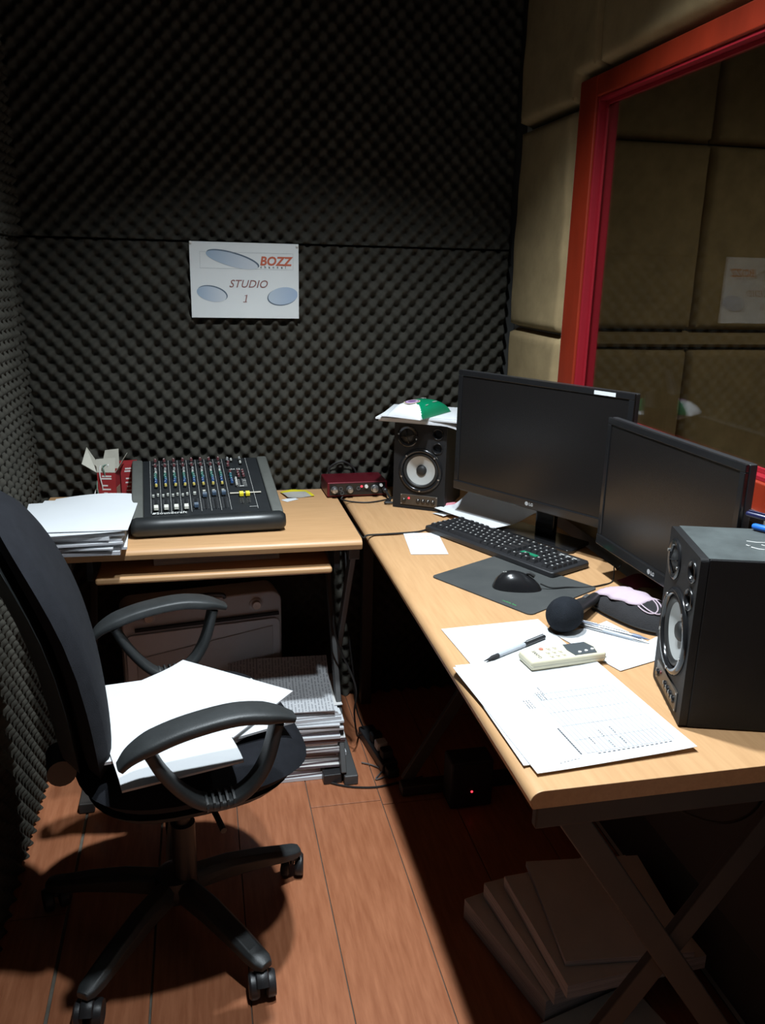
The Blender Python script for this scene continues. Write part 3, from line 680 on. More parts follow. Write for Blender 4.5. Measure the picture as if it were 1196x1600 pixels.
# crumpled yellow wrapper, scrap of paper
def crumple(name, wd, ht, amp, mats, fn, loc, rz, label, cat, th=.0005, n=16, seed=0):
    rs = np.random.default_rng(seed); a = rs.uniform(-1, 1, 6); ph = rs.uniform(0, 6, 6)
    def fz(x, y):
        return amp * (1.2 + sum(a[i] * math.sin((18 + 11 * i) * x + ph[i]) * math.cos((15 + 9 * i) * y + ph[5 - i]) for i in range(6)) / 2.2)
    m = sheet_mesh(wd, ht, th, fz, n, n)
    cents = [tuple(sum(m.v[i][k] for i in f) / len(f) for k in range(2)) for f in m.f]; m.m = [fn(x, y) for x, y in cents]
    lo = min(v[2] for v in m.v); m.v = [(x, y, z_ - lo) for x, y, z_ in m.v]
    o = m.build(name, mats, None, angle=50); o.location = loc; o.rotation_euler = (0, 0, rz); return tag(o, label, cat)
crumple('snack_wrapper', .085, .075, .006, [pm('wrapper_foil', (.42, .40, .36), .4), pm('wrapper_yellow', (.68, .58, .03), .4)], lambda x, y: 1 if (y > .018 or x > .030) else 0, (.272, 2.432, .7408), R(12), 'crumpled silver and yellow wrapper right of the mixing console', 'wrapper', seed=3)
paper('small white paper scrap by the crumpled yellow wrapper', (.244, 2.378, .7408), R(35), .045, .028, .0004)

# ------------------------------------------------------------------ red audio interface on the corner table
ai = thing('audio_interface', 'dark red metal audio interface with silver knobs and red light', 'audio interface', (.448, 2.440, .7405), R(1.5))
MB().b2((-.093, -.058, .003), (.093, .058, .048)).build('housing', CRIMSON, ai, bevel=.004, seg=3)
MB().b2((-.086, -.0595, .008), (.086, -.0582, .044)).build('front_panel', BLACKG, ai, bevel=.0005, seg=1)
FRX = Matrix.Rotation(R(90), 4, 'X')     # local z -> -y (towards the viewer)
def disc(name, prof, x, y, z_, mats, parent, n=20, mis=None, angle=35):
    return MB().lathe(prof, n, M=Matrix.Translation((x, y, z_)) @ FRX, mis=mis).build(name, mats, parent, angle=angle)
for x, r_ in ((-.072, .0105), (-.025, .0105), (.052, .0115)):
    disc('knob', [(r_, 0), (r_, .004), (r_ * .85, .006), (r_ * .78, .016), (r_ * .6, .017)], x, -.0596, .026, SILVER, ai)
for x, z_ in ((-.052, .028), (-.048, .015), (.002, .028), (.026, .034)):
    disc('socket', [(.0062, 0), (.0062, .002), (.004, .002), (.004, .0005), (0, .0005)], x, -.0596, z_, [GREYMETAL, RUBBER], ai, mis=[0, 0, 0, 1, 1])
disc('plug', [(.007, 0), (.007, .02), (.004, .022), (.004, .03)], .082, -.0596, .022, BLACKP, ai)
disc('knob', [(.0055, 0), (.005, .007)], .026, -.0596, .0335, WHITEP, ai); disc('knob', [(.005, 0), (.0045, .006)], .072, -.0596, .036, WHITEP, ai)
disc('led', [(.0032, 0), (.0032, .001), (0, .0014)], .012, -.0598, .0335, LEDRED, ai)
for s in (-.075, .075):
    for q in (-.045, .045): MB().lathe([(.006, 0), (.006, .0034)], 10, M=Matrix.Translation((s, q, 0))).build('foot', RUBBER, ai)
def cable(label, pts, r=.0022, m=RUBBER, n=7, name='cable'):
    return tag(MB().tube(smooth_path(pts, 8), r, n).build(name, m, None), label, 'cable')
cable('black cable looping over the desk in front of the red interface', [(.400, 2.36, .750), (.396, 2.352, .7435), (.42, 2.325, .743), (.47, 2.31, .743), (.53, 2.335, .743), (.565, 2.365, .745), (.575, 2.40, .75)])
cable('short black cable curled behind the red audio interface', [(.40, 2.502, .75), (.38, 2.503, .80), (.42, 2.50, .825), (.46, 2.503, .80), (.47, 2.502, .76)], .0035)
cable('thick black lead running from the interface plug to the speaker', [(.531, 2.36, .763), (.535, 2.345, .757), (.535, 2.31, .749), (.515, 2.29, .746), (.548, 2.285, .747)], .0035)
cable('black cable stretched along the seam of the right desk', [(.394, 2.40, .722), (.396, 2.10, .725), (.395, 2.004, .735), (.405, 2.000, .7425), (.45, 2.003, .7425), (.50, 2.006, .7425), (.545, 2.012, .7425), (.575, 2.03, .7425)], .0025)

# ------------------------------------------------------------------ loudspeakers
def plate_with_holes(x0, x1, z0, z1, y0, y1, holes, n=40):
    me = bpy.data.meshes.new('baffle'); bm = bmesh.new(); es = []
    def loop(pts):
        vs_ = [bm.verts.new((x, y0, z_)) for x, z_ in pts]
        for i in range(len(vs_)): es.append(bm.edges.new((vs_[i], vs_[(i + 1) % len(vs_)])))
    r_ = .006; out_ = []
    for cx_, cz_, a0 in ((x1 - r_, z1 - r_, 0), (x0 + r_, z1 - r_, 90), (x0 + r_, z0 + r_, 180), (x1 - r_, z0 + r_, 270)):
        for k in range(4): a = R(a0 + 30 * k); out_.append((cx_ + r_ * math.cos(a), cz_ + r_ * math.sin(a)))
    loop(out_)
    for cx_, cz_, hr in holes: loop([(cx_ + hr * math.cos(2 * math.pi * k / n), cz_ + hr * math.sin(2 * math.pi * k / n)) for k in range(n)])
    bmesh.ops.triangle_fill(bm, use_beauty=True, use_dissolve=False, edges=es)
    g = bmesh.ops.extrude_face_region(bm, geom=list(bm.faces))
    bmesh.ops.translate(bm, verts=[v for v in g['geom'] if isinstance(v, bmesh.types.BMVert)], vec=(0, y1 - y0, 0))
    bm.to_mesh(me); bm.free(); me.materials.append(SPKVINYL); return me
def speaker(label, loc, rz, scale=1.0, lit=True):
    t = thing('studio_speaker', label, 'speaker', loc, rz, scale=scale)
    W, D, Hh = .167, .205, .272
    MB().b2((-W / 2, .012, 0), (W / 2, D, Hh)).build('cabinet', SPKVINYL, t, bevel=.003)
    MB().b2((-W / 2 + .002, .012, Hh - .0006), (W / 2 - .002, D - .002, Hh + .0004)).build('top_skin', SPKTOP, t)
    wz = .124; wx = .004
    finish('baffle', plate_with_holes(-W / 2, W / 2, 0, Hh, 0, .0119, [(wx, wz, .0575), (.055, .242, .0140), (.055, .198, .0140)]), t, angle=30)
    def open_disc(name, prof, x, z_, m, n=44): return MB().lathe(prof, n, M=Matrix.Translation((x, 0, z_)) @ FRX, cap0=False, cap1=False).build(name, m, t, angle=70)
    open_disc('woofer_flange', [(.070, .0), (.070, .003), (.066, .006), (.060, .006), (.0575, .003), (.0572, -.003)], wx, wz, BLACKG)
    open_disc('woofer_surround', [(.0571, -.003), (.055, .001), (.051, .002), (.047, -.001), (.0455, -.003)], wx, wz, RUBBER)
    open_disc('woofer_cone', [(.0456, -.003), (.036, -.0065), (.024, -.0098), (.014, -.0116)], wx, wz, CONE)
    open_disc('dust_cap', [(.0165, -.0112), (.0155, -.006), (.011, -.0025), (.005, -.001), (0.0001, -.0008)], wx, wz, RUBBER, 28)
    for a in (45, 135, 200, 270, 340): disc('screw', [(.0028, 0), (.0028, .0015), (0, .0018)], wx + .0632 * math.cos(R(a)), -.0055, wz + .0632 * math.sin(R(a)), SILVER, t, 10)
    tx, tz = -.040, .229
    disc('tweeter_flange', [(.033, -.001), (.033, .002), (.030, .004), (.024, .003), (.021, -.001)], tx, 0, tz, BLACKG, t, 36)
    disc('tweeter_dome', [(.0205, -.0005), (.017, .0), (.0125, .001), (.010, .004), (.006, .0065), (0, .0075)], tx, 0, tz, RUBBER, t, 30, angle=80)
    b = MB()
    b.tube([(tx - .021, -.003, tz - .004), (tx, -.0085, tz), (tx + .021, -.003, tz + .004)], .0013, 8); b.tube([(tx - .004, -.003, tz + .021), (tx, -.0085, tz), (tx + .004, -.003, tz - .021)], .0013, 8); b.build('tweeter_guard', BLACKG, t)
    for q, s in enumerate((-1, 1)): disc('screw', [(.0025, 0), (.0025, .0015), (0, .0018)], tx + s * .0285, -.004, tz - s * .006, SILVER, t, 10)
    for pz in (.242, .198):
        open_disc('bass_port', [(.0180, 0), (.0180, .0025), (.0160, .0035), (.0142, .002), (.0138, -.004), (.0130, -.0117), (.0001, -.0117)], .055, pz, BLACKG, 28)
    MB().b2((-.058, -.0025, .012), (.062, .001, .046)).build('control_panel', SPKPANEL, t, bevel=.0015)
    for k, x in enumerate((-.046, .0, .016, .032, .048)):
        disc('knob', [(.0066, 0), (.0062, .0025), (.005, .0035)], x, -.0025, .028 if k else .026, BLACKG, t, 16)
        MB().b2((x - .0006, -.0066, .0285), (x + .0006, -.0059, .0345)).build('knob_mark', LINE, t)
    disc('led', [(.003, 0), (.0026, .0015), (0, .002)], -.030, -.0025, .034, LEDRED if lit else pm('led_unlit', (.12, .01, .01)), t, 12)
    for sx in (-.055, .059):
        for sz in (.015, .043): disc('screw', [(.0018, 0), (0, .001)], sx, -.0025, sz, SILVER, t, 8)
    for sx in (-1, 1):
        for sy in (.03, .18): MB().b2((sx * .06 - .008, sy - .008, -.0005), (sx * .06 + .008, sy + .008, 0)).build('foot', RUBBER, t)
    return t
spf = speaker('black studio speaker in the corner under the papers and tissues', (.598, 2.224, .741), math.atan2(-.52, .85), .925)
spn = speaker('large black studio speaker at the right edge beside the near desk papers', (.717, 1.080, .741), math.atan2(-.958, -.287), 1.0, False)
# scratches of dried white glue on the near speaker's top
b = MB(); rs = random.Random(5)
for (x, y, dx, dy) in ((-.012, .095, .004, .026), (-.006, .130, .004, .018), (.018, .092, .010, .016), (.004, .112, .003, .006), (.034, .120, .002, .012), (.008, .088, .002, .005)):
    b.tube([(x, y, .2728), (x + dx * .5 + .003, y + dy * .5, .2728), (x + dx, y + dy, .2728)], .0007, 5)
b.build('white_scuffs', WHITEP, spn)

# papers and tissue pack on the far speaker
zt = .741 + .2734 * .925
ang = math.atan2(-.52, .85)
cx, cy = .598 + .095 * .52, 2.224 + .095 * .85
def lift(amp, k):
    return lambda x, y: amp * (.5 + .5 * math.sin(9 * x + k)) * (y / .15) ** 2 + .0
for k in range(4):
    dx, dy, da = [(.0, .0, 0), (-.012, .006, 4), (.010, -.004, -6), (-.004, .002, 8)][k]
    th = [.006, .005, .004, .003][k]
    paper(['lowest crinkled white papers on top of the far speaker', 'second layer of crinkled white papers on the far speaker', 'third layer of white papers on the far speaker', 'uppermost white papers under the tissue pack on far speaker'][k], (cx + dx, cy - .02 + dy, zt + .001 + sum([.006, .005, .004, .003][:k]) + .0004 * k), ang + R(da), .255, .21, th, lambda x, y, k=k: (-.020 * max(0, (x - .055) / .07) ** 2 * max(0, (-y - .01) / .1) if k < 2 and y < -.085 else 0.0) , PAPER, PEDGE, 'paper_bundle', 'paper', 'papers on the far speaker', nx=14)
zt2 = zt + .021
pk = thing('tissue_pack', 'white and green tissue pack with purple circle on far speaker', 'tissue pack', (.600, 2.250, zt2), R(47))
m = sheet_mesh(.190, .105, .001, None, 40, 24)
def pil(x, y): return .038 * (max(0, 1 - (abs(x) / .095) ** 3) * max(0, 1 - (abs(y) / .0525) ** 3)) ** .5
nv = len(m.v) // 2
m.v = [(x, y, (pil(x, y) + .0012 + .0015 * math.sin(x * 130) * math.cos(y * 90) * (1 if x < -.04 else .2)) if i < nv else .0) for i, (x, y, z_) in enumerate(m.v)]
cents = [tuple(sum(m.v[i][k] for i in f) / len(f) for k in range(2)) for f in m.f]
m.m = [1 if (x + .095) - 1.0 * (y + .0525) > .012 else 0 for x, y in cents]
m.build('wrapper', [pm('tissue_white', (.74, .75, .78), .35), pm('tissue_green', (.0, .21, .095), .35)], pk, angle=70)
b = MB(); N = 28
for r0, r1, mi in ((0, .014, 1), (.014, .019, 0), (.019, .023, 1), (.023, .026, 2)):
    for i in range(N):
        q = []
        for r_, a in ((r0, i), (r1, i), (r1, i + 1), (r0, i + 1)):
            an = 2 * math.pi * a / N; x, y = -.036 + r_ * math.cos(an), .006 + r_ * .85 * math.sin(an); q.append((x, y, pil(x, y) + .0030))
        b.add(q, [(0, 1, 2, 3)], mi)
b.build('printed_circle', [pm('tissue_lilac', (.55, .42, .62), .4), pm('tissue_purple', (.20, .10, .24), .4), pm('tissue_cream', (.7, .62, .40), .4)], pk)
b = MB()
for k, (x, y, l) in enumerate(((-.035, -.038, .014), (.015, -.034, .026), (.040, .012, .022), (.050, .022, .012))):
    for i in range(4): b.box((x + i * l / 4, y, pil(x + i * l / 4, y) + .0035), (l / 4 * .6, .0035, .0006))
b.build('printed_lettering', LINE, pk)

# ------------------------------------------------------------------ monitors
def monitor(label, TL, yaw, wd, hh, ztop, sticker=False, by=(.008, .112), ny=.062):
    c = Vector((TL[0] + math.cos(yaw) * wd / 2, TL[1] + math.sin(yaw) * wd / 2, .7405))
    t = thing('computer_monitor', label, 'monitor', tuple(c), yaw)     # local x right, -y towards the viewer
    z1 = ztop - .7405; z0 = z1 - hh
    MB().b2((-wd / 2, .004, z0), (wd / 2, .020, z1)).build('back_cover', BLACKP, t, bevel=.003)
    cu = MB().prism([(-wd * .34, .0201), (wd * .34, .0201), (wd * .26, ny + .006), (-wd * .26, ny + .006)], z0 + .05, z1 - .05).build('rear_bulge', BLACKP, t, bevel=.004)
    bw, bb = .014, .024
    MB().b2((-wd / 2, -.004, z1 - bw), (wd / 2, .0039, z1)).build('top_bezel', BLACKG, t, bevel=.0015)
    MB().b2((-wd / 2, -.006, z0), (wd / 2, .0039, z0 + bb)).build('bottom_bezel', BLACKG, t, bevel=.0025)
    for s in (-1, 1): MB().b2((s * wd / 2 - (bw if s > 0 else 0), -.004, z0 + bb), (s * wd / 2 + (bw if s < 0 else 0), .0039, z1 - bw)).build('side_bezel', BLACKG, t, bevel=.0015)
    MB().b2((-wd / 2 + bw, -.0012, z0 + bb), (wd / 2 - bw, .0038, z1 - bw)).build('screen', SCREEN, t)
    LG = pm('logo_grey', (.42, .42, .42), .5)
    disc('logo_badge', [(.0052, 0), (.0052, .0004), (0, .0004)], -.008, -.0061, z0 + bb * .52, LG, t, 20)
    text('logo_lettering', 'LG', .0105, LG, t, FR((-.0005, -.0063, z0 + bb * .52 - .0036), (1, 0, 0), (0, 0, 1)), offset=.0003)
    MB().b2((-.030, ny, .008), (.030, ny + .02, z0 + .08)).build('neck', BLACKG, t, bevel=.006, seg=3)
    MB().prism([(-.115, by[0]), (.115, by[0]), (.125, by[0] + .012), (.110, by[1]), (-.110, by[1]), (-.125, by[0] + .012)], 0, .010).build('stand_base', BLACKG, t, bevel=.004)
    if sticker: MB().b2((wd / 2 - .105, -.0046, z1 - .0125), (wd / 2 - .048, -.0041, z1 - .0035)).build('white_sticker', PAPER, t)
    return t
m1 = monitor('black monitor beside the far speaker with white sticker on bezel', (.671, 2.117), -1.059, .53, .322, 1.154, True)
m2 = monitor('black monitor nearer the window, partly behind the near speaker', (.866, 1.640), -1.546, .465, .288, 1.107, by=(.040, .086), ny=.046)

# ------------------------------------------------------------------ keyboard
kd = math.atan2(-.395, .194)
kb = thing('keyboard', 'black wired keyboard with a green sticker in front of monitor', 'keyboard', (.7215, 1.855, .7405), kd)
KW, KD_ = .440, .138
MB().prism([(-KW / 2, -KD_ / 2 + .004), (-KW / 2 + .006, -KD_ / 2), (KW / 2 - .006, -KD_ / 2), (KW / 2, -KD_ / 2 + .004), (KW / 2, KD_ / 2 - .008), (KW / 2 - .01, KD_ / 2), (-KW / 2 + .01, KD_ / 2), (-KW / 2, KD_ / 2 - .008)], .001, .016).build('keyboard_case', BLACKP, kb, bevel=.004, seg=2)
U = .0187; kmes = {}
def keymesh(wd):
    if wd not in kmes:
        a = wd * U / 2 - .0012; d = U / 2 - .0012
        b = MB(); b.add([(-a, -d, 0), (a, -d, 0), (a, d, 0), (-a, d, 0), (-a + .0022, -d + .003, .0075), (a - .0022, -d + .003, .0075), (a - .0022, d - .0015, .0075), (-a + .0022, d - .0015, .0075)], [(0, 3, 2, 1), (4, 5, 6, 7), (0, 1, 5, 4), (1, 2, 6, 5), (2, 3, 7, 6), (3, 0, 4, 7)])
        b.add([(-a + .0035, 0.0, .0077), (-a + .0072, 0.0, .0077), (-a + .0072, .0045, .0077), (-a + .0035, .0045, .0077)], [(0, 1, 2, 3)], 1)
        o = b.build('key', [BLACKP, LINE], None, smooth=False); kmes[wd] = o.data; bpy.data.objects.remove(o)
    return kmes[wd]
x00 = -KW / 2 + .010; y00 = -KD_ / 2 + .020
def key(ux, uy, wd=1): share('key', keymesh(wd), kb, (x00 + (ux + wd / 2) * U, y00 + uy * U * .97, .0158))
rows = [[1.25, 1.25, 1.25, 6.25, 1.25, 1.25, 1.25, 1.25], [2.25] + [1] * 10 + [2.75], [1.75] + [1] * 11 + [2.25], [1.5] + [1] * 12 + [1.5], [1] * 13 + [2]]
for ry, row in enumerate(rows):
    ux = 0
    for wd in row: key(ux, ry, wd); ux += wd
for ux in [0] + [2 + i for i in range(4)] + [6.5 + i for i in range(4)] + [11 + i for i in range(4)] + [15.25, 16.25, 17.25]: key(ux, 5.25)
for ux in (15.25, 16.25, 17.25): key(ux, 4); key(ux, 3); key(ux, 0)
key(16.25, 1)
for ry in range(5):
    for q in range(4):
        if ry == 0 and q == 1: continue
        key(18.5 + q, ry)
MB().b2((x00 + 15.3 * U, y00 + 1.6 * U, .0160), (x00 + 17.9 * U, y00 + 2.3 * U, .0172)).build('green_sticker', pm('sticker_green', (.01, .20, .10)), kb)
MB().b2((x00 + 18.7 * U, y00 + 5.0 * U, .0160), (x00 + 22 * U, y00 + 5.5 * U, .0166)).build('status_strip', GREYMETAL, kb)
for q in range(3): MB().b2((x00 + (18.9 + q) * U, y00 + 5.15 * U, .0166), (x00 + (19.5 + q) * U, y00 + 5.35 * U, .0171)).build('status_light', LINE, kb)

# ------------------------------------------------------------------ mouse and mat
pd = math.atan2(-.246, .141)
b = MB(); pw, ph = .283, .236; rr = .012
poly = []
for sx, sy, a0 in ((1, 1, 0), (-1, 1, 90), (-1, -1, 180), (1, -1, 270)):
    for k in range(5): a = R(a0 + 90 * k / 4); poly.append((sx * (pw / 2 - rr) + rr * math.cos(a), sy * (ph / 2 - rr) + rr * math.sin(a)))
mpad = thing('mouse_mat', 'dark grey cloth mouse mat with tiny green lettering', 'mouse mat', (.662, 1.622, .7404), pd)
MB().prism(poly, 0, .0026).build('mat_cloth', mat('mat_cloth', (.055, .058, .056), .95, vscale=9, col2=(.038, .041, .041), bump=.3, bscale=900), mpad, bevel=.0006, seg=1)
text('lettering', 'mobile line', .0085, pm('mat_green', (.05, .35, .10)), mpad, FR((.055, -.105, .00275), (1, 0, 0), (0, 1, 0)), ext=.00005)
mo = thing('computer_mouse', 'glossy black wired computer mouse on the grey mat', 'mouse', (.657, 1.588, .7432), R(-20))
m = cushion(.054, .031, 2.4, .037, .001, nr=10, na=36, crown=.75)
m.v = [(x, y * (1 - .12 * (x / .054)), z_ * (1 - .25 * (x / .054)) if z_ > 0 else 0) for x, y, z_ in m.v]; m.build('mouse_shell', mat('mouse_gloss', (.012, .012, .013), .22, var=.1, vscale=20), mo, angle=80)
MB().tube([(.018, 0, .034), (.026, 0, .034), (.036, 0, .028)], .004, 10, ry=.004).build('scroll_wheel', RUBBER, mo)
text('lettering', 'Lenovo', .0085, LINE, mo, FR((-.032, -.002, .0338), (1, 0, .13), (0, 1, -.05)), ext=.0003)
mcab = MB().tube(smooth_path([(.050, 0, .012), (.075, .004, .003), (.11, .018, .002), (.15, .03, -.0005), (.19, .055, -.0005), (.215, .085, -.0005), (.222, .125, .02), (.235, .16, .001), (.25, .20, .001)], 8), .0016, 6).build('mouse_cord', RUBBER, mo)
cable('thin black cable rising from desk to nearer monitor', [(.86, 1.735, .7425), (.80, 1.72, .7425), (.775, 1.75, .7425), (.85, 1.85, .7425)], .0016)

# ------------------------------------------------------------------ microphone
mi_ = thing('microphone', 'black handheld microphone with foam ball lying on the desk', 'microphone', (.664, 1.362, .7405), math.atan2(.115, .135))
b = cushion(.036, .033, 2.0, .032, .032, nr=10, na=30, crown=.0)
b.v = [(.033 * x / .036 * (1 + .08 * math.sin(3 * y * 30)), .033 * y / .033, 0) for x, y, z_ in b.v]
b = MB(); rs = np.random.default_rng(4)
prof = [(0, -.036), (.012, -.0345), (.023, -.028), (.031, -.016), (.034, -.002), (.0335, .012), (.030, .024), (.024, .032), (.017, .035)]
b.lathe(prof, 32, M=Matrix.Translation((0, 0, .034)) @ Matrix.Rotation(R(94), 4, 'Y'), cap0=False)
b.build('foam_ball', mat('mic_foam', (.022, .025, .031), 1.0, var=.3, vscale=50, bump=1.0, bscale=900, spec=.1), mi_, angle=80)
b = MB().lathe([(.014, .02), (.0165, .034), (.0165, .06), (.0125, .115), (.0115, .150), (.010, .153)], 20, M=Matrix.Translation((0, 0, .033)) @ Matrix.Rotation(R(94), 4, 'Y')); b.build('microphone_body', BLACKP, mi_)
b = MB().lathe([(.0172, .040), (.0176, .043), (.0172, .046)], 20, M=Matrix.Translation((0, 0, .033)) @ Matrix.Rotation(R(94), 4, 'Y'), cap0=False, cap1=False); b.build('ring', SILVER, mi_)
MB().b2((.09, -.004, .037), (.11, .004, .043)).build('switch', GREYMETAL, mi_, bevel=.001)

# ------------------------------------------------------------------ pouch, face mask, pens, card
pc = thing('pouch', 'black zipped cloth pouch lying under the nearer monitor', 'pouch', (.838, 1.408, .7405), R(-72))
m = cushion(.104, .056, 2.6, .044, .002, nr=12, na=44, crown=.55)
m.v = [(x, y, (z_ * (1 + .10 * math.sin(28 * x) * math.cos(31 * y)) + .001) if z_ > 0 else 0) for x, y, z_ in m.v]
m.build('pouch_body', mat('pouch_cloth', (.022, .021, .023), .95, var=.3, vscale=30, bump=.6, bscale=500), pc, angle=80)
def pouch_h(x, y):
    r = ((abs(x) / .104) ** 2.6 + (abs(y) / .056) ** 2.6) ** (1 / 2.6); e = math.sqrt(max(0, 1 - r ** 8)); return .044 * (.45 * e + .55 * (1 - r * r) * e)
MB().tube([(x, -.0555 * (1 - (abs(x) / .104) ** 2.6) ** (1 / 2.6), .008) for x in [-.09 + .18 * k / 14 for k in range(15)]], .0018, 6).build('zip', RUBBER, pc)
fm = thing('face_mask', 'pale pink pleated face mask draped over the black pouch', 'face mask', (.838, 1.408, .7405), R(-72))
PINK = mat('mask_pink', (.52, .41, .47), .85, var=.06, vscale=30, bump=.2, bscale=500)
m = MB(); vs = []; fs = []; nx, ny = 20, 12
for j in range(ny + 1):
    for i in range(nx + 1):
        x = -.098 + .135 * i / nx; y = -.026 + .070 * j / ny - .012 * math.sin(i / nx * 3); vs.append((x, y + .004 * math.sin(i), max(.003, pouch_h(x, y)) + .0038 + .0012 * abs(math.sin(j * 1.57))))
for j in range(ny):
    for i in range(nx): a = j * (nx + 1) + i; fs.append((a, a + 1, a + nx + 2, a + nx + 1))
mk = m.add(vs, fs).build('mask_cloth', PINK, fm, angle=60); so = mk.modifiers.new('thick', 'SOLIDIFY'); so.thickness = .001; so.offset = 1
for q in range(2):
    pts = []
    for t_ in range(9):
        a = t_ / 8 * math.pi; x = .036 + .034 * math.sin(a) * (1 + .2 * q); y = -.030 + .040 * (1 - math.cos(a)) / 2 + .006 * q - .008 * math.sin(a); pts.append((x, y, max(.003, pouch_h(x, y)) + .0055 + .001 * q))
    MB().tube(smooth_path(pts, 3), .0013, 6).build('ear_loop', PINK, fm)
def pen(label, p0, p1, r, cols, capl=.35, clip=True, z=None):
    p0, p1 = Vector(p0), Vector(p1); L = (p1 - p0).length
    t = bpy.data.objects.new('pen', None); COL.objects.link(t); t.empty_display_size = .03; tag(t, label, 'pen')
    M = (p1 - p0).to_track_quat('X', 'Z').to_matrix().to_4x4(); M.translation = p0; t.matrix_world = M
    RY = Matrix.Rotation(R(90), 4, 'Y')
    MB().lathe([(r, L * .22), (r, L * (1 - capl))], 14, M=RY).build('barrel', cols[0], t)
    MB().lathe([(.0006, 0), (.0010, .004), (r * .6, L * .09), (r * 1.02, L * .13), (r * 1.06, L * .22)], 14, M=RY).build('tip_grip', cols[1], t)
    MB().lathe([(r * 1.12, L * (1 - capl)), (r * 1.12, L * .97), (r * .8, L)], 14, M=RY).build('cap', cols[2], t)
    if clip: MB().b2((L * (1 - capl) + .004, -.0016, r * 1.1), (L * .97, .0016, r * 1.1 + .0022)).build('clip', cols[3], t, bevel=.0005)
    return t
CLEAR = mat('clear_pen_plastic', (.45, .48, .52), .15, var=.1, vscale=20)
pen('clear ballpoint pen with black grip lying across the desk papers', (.467, 1.253, .7462), (.614, 1.332, .7462), .0042, (CLEAR, BLACKM, BLACKP, SILVER))
BLUEM = pm('pen_steel_blue', (.16, .20, .30), .3)
pen('silver-blue metal pen lying under the microphone ball', (.806, 1.286, .7462), (.700, 1.392, .7462), .0042, (SILVER, BLUEM, BLUEM, SILVER))
pen('second silver pen alongside the steel-blue one by the pouch', (.797, 1.272, .7462), (.705, 1.375, .7462), .0038, (CLEAR, SILVER, SILVER, SILVER))
paper('small white card lying beside the near speaker base', (.816, 1.276, .7408), R(-60), .035, .055, .001)
zs = .741 + .2733
pen('bright blue capped pen on top of the near speaker', (.915, 1.015, zs + .0058), (.858, 1.116, zs + .0058), .0048, (pm('pen_blue', (.02, .14, .55), .3), WHITEP, pm('pen_blue', (.02, .14, .55), .3), pm('pen_pale_blue', (.25, .40, .62), .3)), clip=False)
pen('navy capped white pen lying across the blue one on speaker', (.942, 1.072, zs + .007), (.880, 1.165, zs + .012), .0045, (WHITEP, WHITEP, pm('pen_navy', (.012, .014, .06), .3), pm('pen_navy', (.012, .014, .06), .3)), capl=.5)
pen('pink and red marker pen beside the far speaker', (.775, 2.235, .752), (.668, 2.205, .752), .0085, (pm('marker_red', (.42, .03, .05)), pm('marker_red', (.42, .03, .05)), pm('marker_pink', (.65, .25, .30)), WHITEP), clip=False)
crumple('tissue', .06, .05, .007, [PAPER], lambda x, y: 0, (.665, 2.165, .7408), .4, 'crumpled white tissue between far speaker and keyboard', 'tissue', seed=8)
crumple('cloth', .09, .07, .008, [pm('cloth_crimson', (.16, .01, .03), .9)], lambda x, y: 0, (.952, 1.575, .7408), .3, 'dark crimson cloth scrap under the nearer monitor', 'cloth', seed=12)

# ------------------------------------------------------------------ papers on the right desk
def printed_sheet():
    t = thing('paper_sheet', 'large printed table sheet at the front of the right desk', 'paper', (.545, 1.088, .7444), R(4))
    W_, H_ = .255, .325
    m = sheet_mesh(W_, H_, .0006, lambda x, y: .002 * max(0, (x - .05) / .07) ** 2 + .0015 * max(0, (-y - .10) / .06) * (.5 + .5 * math.sin(20 * x)), 14, 16); m.build('sheet', [PAPER, PEDGE], t)
    h = lambda x, y: .002 * max(0, (x - .05) / .07) ** 2 + .0015 * max(0, (-y - .10) / .06) * (.5 + .5 * math.sin(20 * x)) + .00085
    g = MB()
    for i in range(20):
        x = -.035 + .0075 * i
        for k in range(12):
            y0 = -.135 + .0145 * k
            if x < .112: g.b2((x, y0, h(x, y0) - .0001), (x + .0008, y0 + .0145, h(x, y0) + .0001))
    for y in (-.135, -.10, -.06, -.02, .02, .039):
        for i in range(18): x = -.035 + .0079 * i; g.b2((x, y, h(x, y) - .0001), (x + .008, y + .0008, h(x, y) + .0001))
    g.build('printed_grid', INKL, t, smooth=False)
    d = MB(); rs = random.Random(2)
    for i in range(16): x = -.02 + .0078 * i; d.b2((x, -.140, h(x, -.14) - .0001), (x + .0042, -.138, h(x, -.14) + .0002))
    for j in range(14): y = -.135 + .0052 * j; d.b2((-.046, y, h(-.046, y) - .0001), (-.0435, y + .0042, h(-.046, y) + .0002))
    for cx_, cy_, n_ in ((-.060, .000, 3), (-.030, .020, 3), (-.018, .035, 1)):
        for r_ in range(n_):
            for q in range(5): y = cy_ + q * .0055; d.b2((cx_ + r_ * .0045, y, h(cx_, y) - .0001), (cx_ + r_ * .0045 + .0013, y + rs.uniform(.002, .0048), h(cx_, y) + .0002))
    for q in range(6): d.b2((-.085 + .006 * q, -.148 + .0008 * q, h(-.08, -.148) - .0001), (-.082 + .006 * q, -.1472 + .0008 * q, h(-.08, -.148) + .0002))
    for (x0_, y0_) in ((-.012, -.115), (.012, -.10), (.034, -.095), (.034, -.125), (.012, -.13)):
        for q in range(4): d.b2((x0_, y0_ + q * .005, h(x0_, y0_) - .0001), (x0_ + .0014, y0_ + q * .005 + .003, h(x0_, y0_) + .0002))
    d.build('printed_lettering', INK, t, smooth=False)
printed_sheet()
paper('white sheet slipped under the printed table sheet', (.541, 1.098, .7425), R(1), .25, .31, .0012)
paper('blank white sheet behind the remote control and pen', (.541, 1.328, .7412), R(4), .205, .17, .0008)
paper('creased white sheet between remote control and near speaker', (.730, 1.284, .7414), R(18), .130, .165, .0008, lambda x, y: .004 * max(0, (x - .02) / .05) ** 2)
